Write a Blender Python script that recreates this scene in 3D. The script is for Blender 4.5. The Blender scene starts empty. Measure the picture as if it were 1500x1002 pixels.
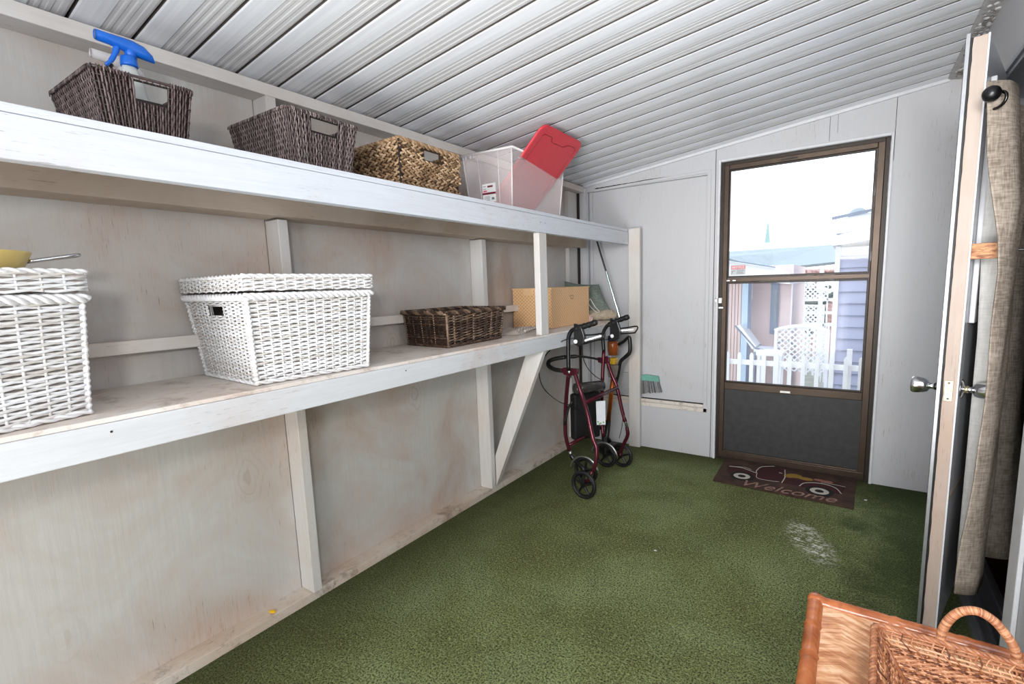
import bpy, math, random
from mathutils import Vector, Matrix, Euler
random.seed(7)
SC = bpy.context.scene
COL = SC.collection
V = Vector
PI = math.pi

# ------------------------------------------------------------------ camera
F, CX, CY = 709.06, 774.58, 516.43
YAW, PIT, ROL = 0.592567974, -0.136211715, -0.0310900392
H = 1.2648
CAMR = (Matrix.Rotation(YAW, 3, 'Z') @ Matrix.Rotation(PI/2+PIT, 3, 'X') @ Matrix.Rotation(ROL, 3, 'Z'))
cd = bpy.data.cameras.new('camera'); cam = bpy.data.objects.new('camera', cd); COL.objects.link(cam)
cam.matrix_world = Matrix.Translation((0, 0, H)) @ CAMR.to_4x4()
cd.sensor_width = 36; cd.lens = F/1500*36
cd.shift_x = -(CX-750)/1500; cd.shift_y = (CY-501)/1500
cd.clip_start = 0.02
SC.camera = cam
SC.view_settings.view_transform = 'Standard'
SC.view_settings.look = 'None'
SC.view_settings.exposure = 0

def ray(x, y): return CAMR @ V(((x-CX)/F, -(y-CY)/F, -1))
def aty(x, y, Y): d = ray(x, y); return V((0, 0, H)) + d*(Y/d.y)
def atz(x, y, z): d = ray(x, y); return V((0, 0, H)) + d*((z-H)/d.z)

# ------------------------------------------------------------------ materials
def lin(c):
    return tuple(((v/255)/12.92 if v/255 <= .04045 else ((v/255+.055)/1.055)**2.4) for v in c)+(1,)
class NT:
    def __init__(s, name):
        s.m = bpy.data.materials.new(name); s.m.use_nodes = True
        s.n = s.m.node_tree.nodes; s.l = s.m.node_tree.links
        s.b = s.n['Principled BSDF']; s.out = s.n['Material Output']
        s.tc = s.n.new('ShaderNodeTexCoord')
    def link(s, a, b): s.l.new(a, b)
    def mapping(s, scale=(1, 1, 1), loc=(0, 0, 0), rot=(0, 0, 0), src=None):
        m = s.n.new('ShaderNodeMapping'); m.inputs['Scale'].default_value = scale
        m.inputs['Location'].default_value = loc; m.inputs['Rotation'].default_value = rot
        s.link(src or s.tc.outputs['Object'], m.inputs['Vector']); return m.outputs[0]
    def noise(s, vec, scale, detail=3, rough=.5, dist=0):
        n = s.n.new('ShaderNodeTexNoise'); n.inputs['Scale'].default_value = scale
        n.inputs['Detail'].default_value = detail; n.inputs['Roughness'].default_value = rough
        n.inputs['Distortion'].default_value = dist
        s.link(vec, n.inputs['Vector']); return n.outputs['Fac']
    def ramp(s, fac, stops):
        r = s.n.new('ShaderNodeValToRGB'); e = r.color_ramp.elements
        while len(e) < len(stops): e.new(.5)
        for el, (p, c) in zip(e, stops):
            el.position = p; el.color = c if len(c) == 4 else tuple(c)+(1,)
        s.link(fac, r.inputs[0]); return r.outputs[0]
    def mix(s, fac, a, b, mode='MIX'):
        m = s.n.new('ShaderNodeMix'); m.data_type = 'RGBA'; m.blend_type = mode
        for sock, v in ((m.inputs[0], fac), (m.inputs[6], a), (m.inputs[7], b)):
            if isinstance(v, (int, float)): sock.default_value = v
            elif isinstance(v, tuple): sock.default_value = v
            else: s.link(v, sock)
        return m.outputs[2]
    def math(s, op, a, b=0.0, c=None):
        m = s.n.new('ShaderNodeMath'); m.operation = op
        for i, v in enumerate((a, b) if c is None else (a, b, c)):
            if isinstance(v, (int, float)): m.inputs[i].default_value = v
            else: s.link(v, m.inputs[i])
        return m.outputs[0]
    def bump(s, h, strength=.3, dist=.002):
        b = s.n.new('ShaderNodeBump'); b.inputs['Strength'].default_value = strength
        b.inputs['Distance'].default_value = dist; s.link(h, b.inputs['Height'])
        s.link(b.outputs[0], s.b.inputs['Normal'])
    def col(s, c):
        if isinstance(c, tuple): s.b.inputs['Base Color'].default_value = c
        else: s.link(c, s.b.inputs['Base Color'])
    def set(s, **k):
        for a, v in k.items(): s.b.inputs[a.replace('_', ' ')].default_value = v
        return s.m

def plain(name, c, rough=.5, metal=0, spec=.5, var=.08, nscale=30, **k):
    t = NT(name); v = t.noise(t.mapping(), nscale, 3)
    lo = tuple(x*(1-var) for x in lin(c)[:3]); hi = tuple(min(1, x*(1+var)) for x in lin(c)[:3])
    t.col(t.ramp(v, [(.3, lo), (.7, hi)]))
    t.bump(v, .08, .001)
    t.set(Roughness=rough, Metallic=metal); t.b.inputs['Specular IOR Level'].default_value = spec
    for a, v in k.items(): t.b.inputs[a.replace('_', ' ')].default_value = v
    return t.m

def painted_wood(name, base, stain, axis='Y', amount=.5, bump=.25, rough=.6, knots=0, dirt=None, dirtamt=.0, thr=.5, gc=1.0):
    """white-washed lumber: grain runs along axis, brown bleeding through in soft patches"""
    t = NT(name)
    sc = {'Y': (26, 1.6, 26), 'Z': (26, 26, 1.3), 'X': (1.6, 26, 26)}[axis]
    g = t.noise(t.mapping(sc), 3.2, 5, .62, .3)
    g2 = t.noise(t.mapping(tuple(x*2.5 for x in sc), loc=(3, 1, 2)), 4, 4, .7, .2)
    p = t.noise(t.mapping((1, 1, 1), loc=(5.3, 2.1, .7)), 2.4, 5, .62, .6)
    p2 = t.noise(t.mapping((1, 1, 1), loc=(1.3, 7.1, 3.7)), 1.3, 3, .5, .2)
    b = lin(base)
    c = t.mix(t.ramp(g, [(.35, (0, 0, 0)), (.7, (1, 1, 1))]), tuple(x*(1-.07*gc) for x in b[:3])+(1,), tuple(min(1, x*(1+.05*gc)) for x in b[:3])+(1,))
    f = t.ramp(p, [(thr-.04, (0, 0, 0)), (thr+.22, (1, 1, 1))])
    f = t.math('MULTIPLY', f, t.math('MULTIPLY', t.ramp(g, [(.2, (.35,)*3), (.75, (1,)*3)]), amount))
    c = t.mix(f, c, lin(stain))
    cool = t.math('MULTIPLY', t.ramp(p2, [(.4, (0,)*3), (.65, (1,)*3)]), .35)
    c = t.mix(cool, c, tuple(x*k for x, k in zip(b[:3], (.93, .97, .99)))+(1,))
    # fine dark checks in the paint
    ck = t.math('MULTIPLY', t.ramp(g2, [(.60, (0,)*3), (.68, (1,)*3)]), t.ramp(p, [(.47, (0,)*3), (.62, (.8,)*3)]))
    c = t.mix(ck, c, tuple(x*.42 for x in lin(stain)[:3])+(1,))
    if knots:
        vo = t.n.new('ShaderNodeTexVoronoi'); vo.inputs['Scale'].default_value = knots
        msc = {'Y': (1, .8, 1.3), 'Z': (1.3, 1.3, .8), 'X': (.8, 1, 1.3)}[axis]
        nz = t.n.new('ShaderNodeTexNoise'); nz.inputs['Scale'].default_value = 7; nz.inputs['Detail'].default_value = 3
        mp = t.mapping(msc, loc=(.37, .21, .13)); t.link(mp, nz.inputs['Vector'])
        add = t.n.new('ShaderNodeVectorMath'); add.operation = 'MULTIPLY_ADD'
        t.link(nz.outputs['Color'], add.inputs[0]); add.inputs[1].default_value = (.13,)*3; t.link(mp, add.inputs[2])
        t.link(add.outputs[0], vo.inputs['Vector'])
        vd = vo.outputs['Distance']
        rings = t.math('SINE', t.math('MULTIPLY', vd, 95))
        rr = t.ramp(rings, [(.3, (0,)*3), (.95, (1,)*3)])
        fall = t.ramp(vd, [(.02, (1,)*3), (.26, (0,)*3)])
        kf = t.math('MULTIPLY', t.math('MULTIPLY', rr, fall), .42)
        c = t.mix(kf, c, tuple(x*.66 for x in lin(stain)[:3])+(1,))
        core = t.ramp(vd, [(.016, (.5,)*3), (.05, (0,)*3)])
        c = t.mix(core, c, tuple(x*.45 for x in lin(stain)[:3])+(1,))
    if dirt:
        d = t.noise(t.mapping((1, 1, 1), loc=(8, 3, 4)), 9, 6, .75, .3)
        c = t.mix(t.math('MULTIPLY', t.ramp(d, [(.52, (0,)*3), (.68, (1,)*3)]), dirtamt), c, lin(dirt))
    t.col(c)
    hh = t.math('ADD', t.math('MULTIPLY', g, .7), t.math('MULTIPLY', g2, .4))
    t.bump(hh, bump, .0025)
    return t.set(Roughness=rough)

def toned(name, dark, mid, light, rough=.55, spec=.5, stripe=60, metal=0, var=.25):
    """strand material: each strand carries its own 'tone' attribute"""
    t = NT(name)
    a = t.n.new('ShaderNodeAttribute'); a.attribute_name = 'tone'
    n = t.noise(t.mapping((stripe,)*3), 1.0, 3, .6)
    f = t.math('ADD', a.outputs['Fac'], t.math('MULTIPLY', t.math('SUBTRACT', n, .5), var*2))
    t.col(t.ramp(f, [(.05, lin(dark)), (.5, lin(mid)), (.95, lin(light))]))
    t.bump(n, .2, .001)
    t.set(Roughness=rough, Metallic=metal); t.b.inputs['Specular IOR Level'].default_value = spec
    return t.m

M = {}
M['plywood'] = painted_wood('whitewashed_plywood', (196, 193, 189), (178, 150, 130), 'Z', 1.0, .35, .62, knots=2.4, thr=.45)
M['wall_paint'] = painted_wood('painted_board', (190, 190, 193), (172, 160, 150), 'Z', .35, .03, .5, thr=.55, gc=.25)
M['stud'] = painted_wood('painted_stud', (206, 203, 200), (205, 184, 166), 'Z', .7, .2, .55, thr=.48)
M['lumber_cool'] = painted_wood('painted_lumber_fascia', (208, 212, 220), (190, 176, 166), 'Y', .5, .2, .45, thr=.58)
M['lumber'] = painted_wood('painted_lumber', (220, 215, 210), (202, 178, 156), 'Y', .8, .25, .55, thr=.46)
M['lumber_warm'] = painted_wood('brownish_painted_lumber', (196, 180, 163), (150, 124, 100), 'Y', .7, .3, .55, thr=.4)  # browner base and stain than the other painted lumber
M['shelf'] = painted_wood('worn_shelf_paint', (226, 219, 213), (196, 168, 148), 'Y', .75, .35, .6, thr=.42, dirt=(138, 110, 90), dirtamt=.6)
M['sill'] = painted_wood('dirty_sill_paint', (216, 208, 198), (186, 158, 132), 'Y', .95, .35, .65, thr=.44, dirt=(96, 74, 58), dirtamt=.7)
M['dark_gap'] = plain('dark_gap', (46, 38, 32), .9)
M['gloss_white'] = plain('white_trim_paint', (206, 207, 211), .35, var=.04)
M['brown_metal'] = plain('brown_anodised_aluminium', (72, 58, 47), .38, .5, var=.15, nscale=12)
M['brown_dark'] = plain('dark_brown_frame', (44, 36, 30), .45, .4)
M['kick'] = plain('black_kick_panel', (44, 45, 45), .55, .1, var=.25, nscale=25)
M['chrome'] = plain('chrome', (215, 216, 218), .14, 1, var=.02)
M['steel'] = plain('dull_steel', (180, 180, 178), .35, 1, var=.05)
M['brass'] = plain('worn_brass', (186, 174, 140), .35, .9, var=.1)
M['black'] = plain('black_plastic', (13, 13, 15), .32)
M['rubber'] = plain('black_rubber', (15, 15, 17), .55)
M['dark_fabric'] = plain('black_nylon', (14, 14, 16), .55, var=.2, nscale=60)
M['burgundy'] = plain('burgundy_metallic_paint', (84, 30, 42), .25, .55, var=.1)
M['white_plastic'] = plain('white_plastic', (232, 232, 232), .35)
M['alu'] = plain('aluminium_trim', (168, 170, 174), .35, .8)
M['copper'] = plain('copper_tube', (196, 110, 50), .28, .8)

def glass(name, tint=(1, 1, 1), refl=.06):
    t = NT(name); t.n.remove(t.b)
    tr = t.n.new('ShaderNodeBsdfTransparent'); tr.inputs[0].default_value = tint+(1,)
    gl = t.n.new('ShaderNodeBsdfGlossy'); gl.inputs['Roughness'].default_value = .03
    mx = t.n.new('ShaderNodeMixShader'); fr = t.n.new('ShaderNodeFresnel'); fr.inputs[0].default_value = 1.35
    t.link(t.math('MULTIPLY', fr.outputs[0], .2), mx.inputs[0]); t.link(tr.outputs[0], mx.inputs[1]); t.link(gl.outputs[0], mx.inputs[2])
    t.link(mx.outputs[0], t.out.inputs['Surface']); return t.m
M['glass'] = glass('door_glass', (.97, .985, 1))

def frosted(name, c, alpha, rough=.25):
    t = NT(name); n = t.noise(t.mapping(), 3, 2)
    t.col(t.ramp(n, [(.3, tuple(x*.97 for x in lin(c)[:3])), (.7, lin(c))]))
    t.set(Roughness=rough, Alpha=alpha); t.bump(n, .05); return t.m
M['clear_plastic'] = frosted('milky_clear_plastic', (250, 240, 240), .24)
M['clear_rim'] = frosted('milky_plastic_rim', (246, 242, 242), .6)
M['amber'] = frosted('amber_clear_plastic', (150, 78, 34), .88, .12)
M['bottle'] = frosted('translucent_bottle', (206, 210, 208), .88, .22)
M['red_lid'] = plain('red_plastic_lid', (198, 52, 64), .36, var=.05)
M['red_lid_dark'] = plain('red_plastic_groove', (140, 24, 38), .4)
M['blue'] = plain('blue_plastic', (24, 104, 208), .28, var=.06)
M['yellow_label'] = plain('yellow_label', (226, 178, 30), .4)

# carpet
t = NT('green_turf_carpet')
o = t.mapping()
big = t.noise(t.mapping(loc=(.3, .9, 0)), 1.5, 5, .62, .5)
mid = t.noise(t.mapping(loc=(2, 1, 0)), 5, 4, .6, .3)
fine = t.noise(o, 150, 2, .8)
fin2 = t.noise(o, 75, 3, .75)
c = t.ramp(big, [(.30, lin((112, 114, 70))), (.5, lin((132, 140, 90))), (.70, lin((156, 168, 120)))])
c = t.mix(t.math('MULTIPLY', t.ramp(mid, [(.45, (0,)*3), (.7, (1,)*3)]), .3), c, lin((76, 86, 60)))
c = t.mix(t.ramp(fine, [(.38, (.95,)*3), (.54, (0,)*3)]), c, lin((46, 50, 30)))
c = t.mix(t.ramp(fin2, [(.52, (0,)*3), (.68, (.6,)*3)]), c, lin((170, 180, 126)))
# darker towards the left sill, the back wall and the right side
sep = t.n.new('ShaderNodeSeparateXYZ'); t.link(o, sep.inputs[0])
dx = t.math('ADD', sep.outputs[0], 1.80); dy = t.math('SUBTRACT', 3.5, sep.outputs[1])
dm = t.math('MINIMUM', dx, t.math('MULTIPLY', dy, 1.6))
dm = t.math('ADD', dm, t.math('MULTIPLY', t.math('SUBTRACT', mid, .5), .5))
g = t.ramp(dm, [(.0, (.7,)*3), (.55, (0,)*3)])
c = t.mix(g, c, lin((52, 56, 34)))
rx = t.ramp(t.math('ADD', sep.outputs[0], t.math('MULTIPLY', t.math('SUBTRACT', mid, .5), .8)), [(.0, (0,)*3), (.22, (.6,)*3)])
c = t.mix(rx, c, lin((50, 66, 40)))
# pale spill
ex = t.math('MULTIPLY', t.math('ADD', t.math('ADD', sep.outputs[0], .12), t.math('MULTIPLY', t.math('SUBTRACT', sep.outputs[1], 2.56), .35)), 9)
ey = t.math('MULTIPLY', t.math('SUBTRACT', sep.outputs[1], 2.56), 4.2)
er = t.math('ADD', t.math('MULTIPLY', ex, ex), t.math('MULTIPLY', ey, ey))
sp = t.noise(t.mapping((1, 1.6, 1)), 26, 5, .75, 1.2)
spm = t.math('MULTIPLY', t.ramp(er, [(.2, (1,)*3), (.9, (0,)*3)]), t.ramp(sp, [(.50, (0,)*3), (.58, (1,)*3)]))
c = t.mix(spm, c, lin((226, 222, 208)))
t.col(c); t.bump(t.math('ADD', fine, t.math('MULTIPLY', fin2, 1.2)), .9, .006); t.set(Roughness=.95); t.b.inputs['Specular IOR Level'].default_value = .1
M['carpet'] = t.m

# ------------------------------------------------------------------ mesh builder
class MB:
    def __init__(s): s.v = []; s.f = []; s.t = []; s.mi = []; s.cm = 0
    def addv(s, pts, tone=.5):
        k = len(s.v); s.v += [tuple(p) for p in pts]; s.t += [tone]*len(pts); return k
    def face(s, *idx): s.f.append(idx); s.mi.append(s.cm)
    def obox(s, o, a, b, c, tone=.5):
        """box from corner o with edge vectors a,b,c"""
        o, a, b, c = V(o), V(a), V(b), V(c)
        if a.cross(b).dot(c) < 0: a, b = b, a
        k = s.addv([o, o+a, o+a+b, o+b, o+c, o+a+c, o+a+b+c, o+b+c], tone)
        for q in ((0, 3, 2, 1), (4, 5, 6, 7), (0, 1, 5, 4), (1, 2, 6, 5), (2, 3, 7, 6), (3, 0, 4, 7)):
            s.face(*[k+i for i in q])
        return s
    def box(s, x0, x1, y0, y1, z0, z1, tone=.5):
        return s.obox((min(x0, x1), min(y0, y1), min(z0, z1)), (abs(x1-x0), 0, 0), (0, abs(y1-y0), 0), (0, 0, abs(z1-z0)), tone)
    def hexa(s, b4, t4, tone=.5):
        k = s.addv(list(b4)+list(t4), tone)
        for q in ((0, 3, 2, 1), (4, 5, 6, 7), (0, 1, 5, 4), (1, 2, 6, 5), (2, 3, 7, 6), (3, 0, 4, 7)):
            s.face(*[k+i for i in q])
        return s
    def quad(s, a, b, c, d, tone=.5):
        k = s.addv([a, b, c, d], tone); s.face(k, k+1, k+2, k+3); return s
    def tube(s, pts, r, n=8, cap=True, tone=.5, closed=False, flat=1.0, up=None):
        pts = [V(p) for p in pts]; m = len(pts)
        if m < 2: return s
        rs = r if isinstance(r, (list, tuple)) else [r]*m
        prev = None; k0 = len(s.v)
        for i, p in enumerate(pts):
            if closed: d = pts[(i+1) % m]-pts[i-1]
            else: d = pts[min(i+1, m-1)]-pts[max(i-1, 0)]
            if d.length < 1e-9: d = V((0, 0, 1))
            d.normalize()
            if up is not None: u = V(up)
            elif prev is None: u = V((0, 0, 1)) if abs(d.z) < .9 else V((1, 0, 0))
            else: u = prev
            u = u-d*u.dot(d)
            if u.length < 1e-6: u = d.orthogonal()
            u.normalize(); prev = u; w = d.cross(u)
            for j in range(n):
                a = 2*PI*j/n
                s.v.append(tuple(p+u*(math.cos(a)*rs[i]*flat)+w*(math.sin(a)*rs[i]))); s.t.append(tone)
        for i in range(m if closed else m-1):
            i2 = (i+1) % m
            for j in range(n):
                j2 = (j+1) % n
                s.face(k0+i*n+j, k0+i*n+j2, k0+i2*n+j2, k0+i2*n+j)
        if cap and not closed:
            s.face(*[k0+j for j in range(n-1, -1, -1)]); s.face(*[k0+(m-1)*n+j for j in range(n)])
        return s
    def cyl(s, a, b, r, n=16, r2=None, tone=.5):
        return s.tube([a, b], [r, r if r2 is None else r2], n, True, tone)
    def lathe(s, prof, o, axis=(0, 0, 1), n=24, tone=.5, sx=1, sy=1, rot=0):
        """prof: (radius, height) along axis from o"""
        o = V(o); ax = V(axis).normalized(); u = ax.orthogonal().normalized()
        if abs(ax.z) > .99: u = V((1, 0, 0))
        w = ax.cross(u); k0 = len(s.v)
        if rot: u, w = u*math.cos(rot)+w*math.sin(rot), w*math.cos(rot)-u*math.sin(rot)
        for r, h in prof:
            for j in range(n):
                a = 2*PI*j/n
                s.v.append(tuple(o+ax*h+u*(math.cos(a)*r*sx)+w*(math.sin(a)*r*sy))); s.t.append(tone)
        for i in range(len(prof)-1):
            for j in range(n):
                j2 = (j+1) % n
                s.face(k0+i*n+j, k0+i*n+j2, k0+(i+1)*n+j2, k0+(i+1)*n+j)
        s.face(*[k0+j for j in range(n-1, -1, -1)])
        s.face(*[k0+(len(prof)-1)*n+j for j in range(n)])
        return s
    def prism(s, pts, ext, tone=.5):
        """planar polygon pts extruded by vector ext"""
        pts = [V(p) for p in pts]; ext = V(ext); m = len(pts)
        nrm = V((0, 0, 0))
        for i in range(m): nrm += pts[i].cross(pts[(i+1) % m])
        if nrm.dot(ext) > 0: pts = pts[::-1]
        k = s.addv(pts, tone); k2 = s.addv([p+ext for p in pts], tone)
        s.face(*[k+i for i in range(m)]); s.face(*[k2+i for i in range(m-1, -1, -1)])
        for i in range(m):
            j = (i+1) % m; s.face(k+j, k+i, k2+i, k2+j)
        return s
    def ell(s, c, ax, ay, az, n=8, rings=5, tone=.5):
        c, ax, ay, az = V(c), V(ax), V(ay), V(az)
        if ax.cross(ay).dot(az) < 0: ay = -ay
        k0 = len(s.v)
        for i in range(1, rings):
            ph = -PI/2+PI*i/rings
            for j in range(n):
                a = 2*PI*j/n
                s.v.append(tuple(c+ax*(math.cos(ph)*math.cos(a))+ay*(math.cos(ph)*math.sin(a))+az*math.sin(ph))); s.t.append(tone)
        b = len(s.v); s.v += [tuple(c-az), tuple(c+az)]; s.t += [tone]*2
        for i in range(rings-2):
            for j in range(n):
                j2 = (j+1) % n
                s.face(k0+i*n+j, k0+i*n+j2, k0+(i+1)*n+j2, k0+(i+1)*n+j)
        for j in range(n):
            j2 = (j+1) % n
            s.face(b, k0+j2, k0+j); s.face(b+1, k0+(rings-2)*n+j, k0+(rings-2)*n+j2)
        return s
    def grid(s, fn, nu, nv, tone=.5, wrapu=False):
        k0 = len(s.v)
        for i in range(nu+1):
            for j in range(nv+1):
                s.v.append(tuple(fn(i/nu, j/nv))); s.t.append(tone)
        for i in range(nu):
            for j in range(nv):
                a = k0+i*(nv+1)+j; s.face(a, a+nv+1, a+nv+2, a+1)
        return s
    def build(s, name, mat, parent=None, smooth=False, bevel=0, solid=0, seg=2, sub=0):
        me = bpy.data.meshes.new(name)
        off = parent_loc(parent)
        me.from_pydata([(a-off.x, b-off.y, c-off.z) for a, b, c in s.v], [], s.f)
        for mm in (mat if isinstance(mat, (list, tuple)) else [mat]): me.materials.append(mm)
        if max(s.mi, default=0) > 0: me.polygons.foreach_set('material_index', s.mi)
        at = me.attributes.new('tone', 'FLOAT', 'POINT'); at.data.foreach_set('value', s.t)
        if smooth: me.polygons.foreach_set('use_smooth', [True]*len(me.polygons))
        me.update()
        ob = bpy.data.objects.new(name, me); COL.objects.link(ob)
        if parent: ob.parent = parent
        if bevel:
            b = ob.modifiers.new('bevel', 'BEVEL'); b.width = bevel; b.segments = seg; b.limit_method = 'ANGLE'; b.angle_limit = .6
        if solid:
            b = ob.modifiers.new('solidify', 'SOLIDIFY'); b.thickness = solid; b.offset = 0
        if sub:
            b = ob.modifiers.new('subdivision', 'SUBSURF'); b.levels = sub; b.render_levels = sub
        return ob
def parent_loc(p):
    o = V((0, 0, 0))
    while p is not None: o += p.location; p = p.parent
    return o
def tag(o, label=None, cat=None, group=None, kind=None):
    if label: o['label'] = label
    if cat: o['category'] = cat
    if group: o['group'] = group
    if kind: o['kind'] = kind
    return o
def thing(name, loc, label, cat, group=None, kind=None):
    o = bpy.data.objects.new(name, None); COL.objects.link(o); o.location = loc; o.empty_display_size = .05
    return tag(o, label, cat, group, kind)
def struct(mb, name, mat, label, cat, **k):
    return tag(mb.build(name, mat, **k), label, cat, kind='structure')
def curve(pts, n=8, closed=False):
    """Catmull-Rom through pts"""
    pts = [V(p) for p in pts]; out = []; m = len(pts)
    for i in range(m if closed else m-1):
        p0 = pts[(i-1) % m] if closed or i > 0 else pts[0]*2-pts[1]
        p1 = pts[i]; p2 = pts[(i+1) % m]
        p3 = pts[(i+2) % m] if closed or i+2 < m else pts[-1]*2-pts[-2]
        for k in range(n):
            u = k/n
            out.append(.5*((2*p1)+(p2-p0)*u+(2*p0-5*p1+4*p2-p3)*u*u+(3*p1-p0-3*p2+p3)*u**3))
    if not closed: out.append(pts[-1])
    return out

# ------------------------------------------------------------------ setting
XW, XF, YB, XR = -1.877, -1.788, 3.505, .41      # left panel, stud face, back wall, house wall
YR = -1.6
def zc(x): return 2.032 + .1185*(x+1.79)          # ceiling height
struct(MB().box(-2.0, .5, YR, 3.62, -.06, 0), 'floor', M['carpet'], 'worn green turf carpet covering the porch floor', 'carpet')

# left wall: plywood panels with open seams
mb = MB()
for a, b in ((YR, -.19), (-.186, 1.018), (1.022, 2.206), (2.210, 3.325), (3.329, 3.505)): mb.box(-1.889, XW, a, b, 0, 2.05)
w = struct(mb, 'wall_left', M['plywood'], 'whitewashed plywood wall behind the long shelves', 'wall')
MB().box(-1.93, -1.8905, YR, 3.62, 0, 2.06).build('backing', M['dark_gap'], w)
struct(MB().box(XW, -1.80, YR, 3.50, 0, .038), 'trim_1', M['sill'], 'dirty white sill plate along the foot of the left wall', 'sill plate', bevel=.002)
struct(MB().box(XW, XF, YR, 3.50, 1.972, 2.014), 'trim_2', M['lumber'], 'white top plate under the ceiling along the left wall', 'top plate', bevel=.002)
# studs
n = 3
for i, (a, b, lab) in enumerate(((1.0195, 1.057, 'white stud behind the middle white wicker basket, left of the other'), (2.2075, 2.246, 'white stud to the left of the slanted brace'))):
    s_ = struct(MB().box(XW, XF, a, b, .0385, 1.539), 'trim_%d' % n, M['stud'], lab, 'stud', bevel=.002); n += 1
    MB().box(XW, XF, a, b, 1.6565, 1.9715).build('upper_stud', M['stud'], s_, bevel=.002)
struct(MB().box(XW, -1.845, 3.34, 3.468, .0385, 1.971).box(XW, -1.852, 3.475, 3.503, .0385, 1.971), 'trim_%d' % n, M['stud'], 'white boards in the far left corner beside the back wall', 'corner boards', bevel=.0015); n += 1
struct(MB().box(-1.858, -1.835, 3.490, 3.5045, .0, 2.02), 'trim_%d' % n, M['dark_gap'], 'dark gap in the far left corner', 'gap'); n += 1
# seam battens on the upper wall between shelves
# back wall (with door opening) : a prism following the roof slope
def wallpoly(x0, x1, z0=0, top=None):
    return [(x0, YB, z0), (x1, YB, z0), (x1, YB, top if top else zc(x1)+.0), (x0, YB, top if top else zc(x0)+.0)]
RX0, RX1, RZ0, RZ1 = -1.765, -.862, .385, 1.972      # recessed board
mb = MB()
mb.prism(wallpoly(-1.89, RX0), (0, .09, 0))
mb.prism(wallpoly(RX0, RX1, 0, RZ0), (0, .09, 0))
mb.prism([(RX0, YB, RZ1), (RX1, YB, RZ1), (RX1, YB, zc(RX1)), (RX0, YB, zc(RX0))], (0, .09, 0))
mb.prism(wallpoly(RX1, -.790), (0, .09, 0))
mb.prism([(-.790, YB, 2.035), (.137, YB, 2.035), (.137, YB, zc(.137)), (-.790, YB, zc(-.790))], (0, .09, 0))
mb.prism(wallpoly(.137, .56), (0, .09, 0))
mb.box(RX0, RX1, YB+.035, YB+.05, RZ0, RZ1)
wb = struct(mb, 'wall_back', M['wall_paint'], 'white painted back wall around the brown screen door', 'wall')
# trims on the back wall
mb = MB().box(RX0, RX1+.0, YB-.012, YB+.034, RZ0-.022, RZ0-.0).box(-1.40, -.835, YB-.008, YB-.0005, .328, .358).box(-1.88, -1.405, YB-.008, YB-.0005, .328, .358)
struct(mb, 'trim_%d' % n, M['sill'], 'stained narrow sill under the recessed board on the back wall', 'sill', bevel=.002); n += 1
mb = MB().box(-.862, -.838, YB-.008, YB-.0005, .33, 1.985).prism([(-1.70, YB-.008, 1.968), (-.838, YB-.008, 1.983), (-.838, YB-.008, 2.003), (-1.70, YB-.008, 1.985)], (0, .0075, 0))
struct(mb, 'trim_%d' % n, M['wall_paint'], 'narrow white casing right of and above the recessed board', 'casing', bevel=.0015); n += 1
mb = MB().box(-1.815, -1.772, YB-.012, YB-.0005, .0, 2.0).box(-1.757, -1.735, YB+.02, YB+.034, RZ0, RZ1)
struct(mb, 'trim_%d' % n, M['wall_paint'], 'narrow vertical boards in the left corner of the back wall', 'casing', bevel=.0015); n += 1
mb = MB().prism([(-1.80, YB-.012, zc(-1.80)-.026), (.36, YB-.012, zc(.36)-.026), (.36, YB-.012, zc(.36)-.004), (-1.80, YB-.012, zc(-1.80)-.004)], (0, .0115, 0))
struct(mb, 'trim_%d' % n, M['gloss_white'], 'thin sloping moulding where the back wall meets the ceiling', 'moulding'); n += 1
mb = MB().tube(curve([(-1.70, YB-.004, 1.990), (-1.6, YB-.004, 1.990), (-1.5, YB-.004, 1.9925), (-1.38, YB-.004, 1.993), (-1.3, YB-.004, 1.997), (-1.1, YB-.004, 1.996)], 5), [.0015+.0045*abs(math.sin(i*1.7))*(1-i/28) for i in range(26)], 5)
struct(mb, 'trim_%d' % n, M['dark_gap'], 'dark peeling crack above the recessed board', 'crack'); n += 1
# battens and seams above the door
mb = MB().box(-.812, -.808, YB-.001, YB-.0002, .0, 2.19).box(.143, .1455, YB-.001, YB-.0002, 1.9, 2.24).box(-.17, -.168, YB-.001, YB-.0002, 2.06, 2.2).box(-.13, -.1285, YB-.001, YB-.0002, 2.10, 2.2)
struct(mb, 'trim_%d' % n, M['dark_gap'], 'hairline seams between the boards around the door', 'seam'); n += 1
# door casing (white) around the storm door
mb = MB().box(-.790, -.7755, YB-.014, YB+.03, 0, 2.052).box(.1285, .142, YB-.014, YB+.03, 0, 2.052).box(-.7755, .1285, YB-.014, YB+.03, 2.036, 2.052)
struct(mb, 'trim_%d' % n, M['gloss_white'], 'white casing around the brown storm door', 'door casing', bevel=.002); n += 1

# ceiling: interlocking metal pans running across the porch
t = NT('white_enamelled_ceiling_pan')
nn = t.noise(t.mapping((.6, 30, 1)), 3, 4, .6); n2 = t.noise(t.mapping(), 2.2, 3, .5)
c = t.mix(t.ramp(nn, [(.35, (0,)*3), (.7, (1,)*3)]), lin((222, 225, 231)), lin((236, 239, 244)))
t.col(c); t.bump(nn, .06, .001); t.set(Roughness=.26); t.b.inputs['Specular IOR Level'].default_value = .8
M['pan'] = t.m
t = NT('ribbed_ceiling_pan')
nn = t.noise(t.mapping((.6, 30, 1)), 3, 4, .6)
c = t.mix(t.ramp(nn, [(.35, (0,)*3), (.7, (1,)*3)]), lin((206, 206, 208)), lin((222, 222, 223)))
t.col(c); t.set(Roughness=.32); M['pan_rib'] = t.m
M['pan_seam'] = plain('shadowed_pan_seam', (96, 88, 82), .6)
PITCH = .1463
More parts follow.
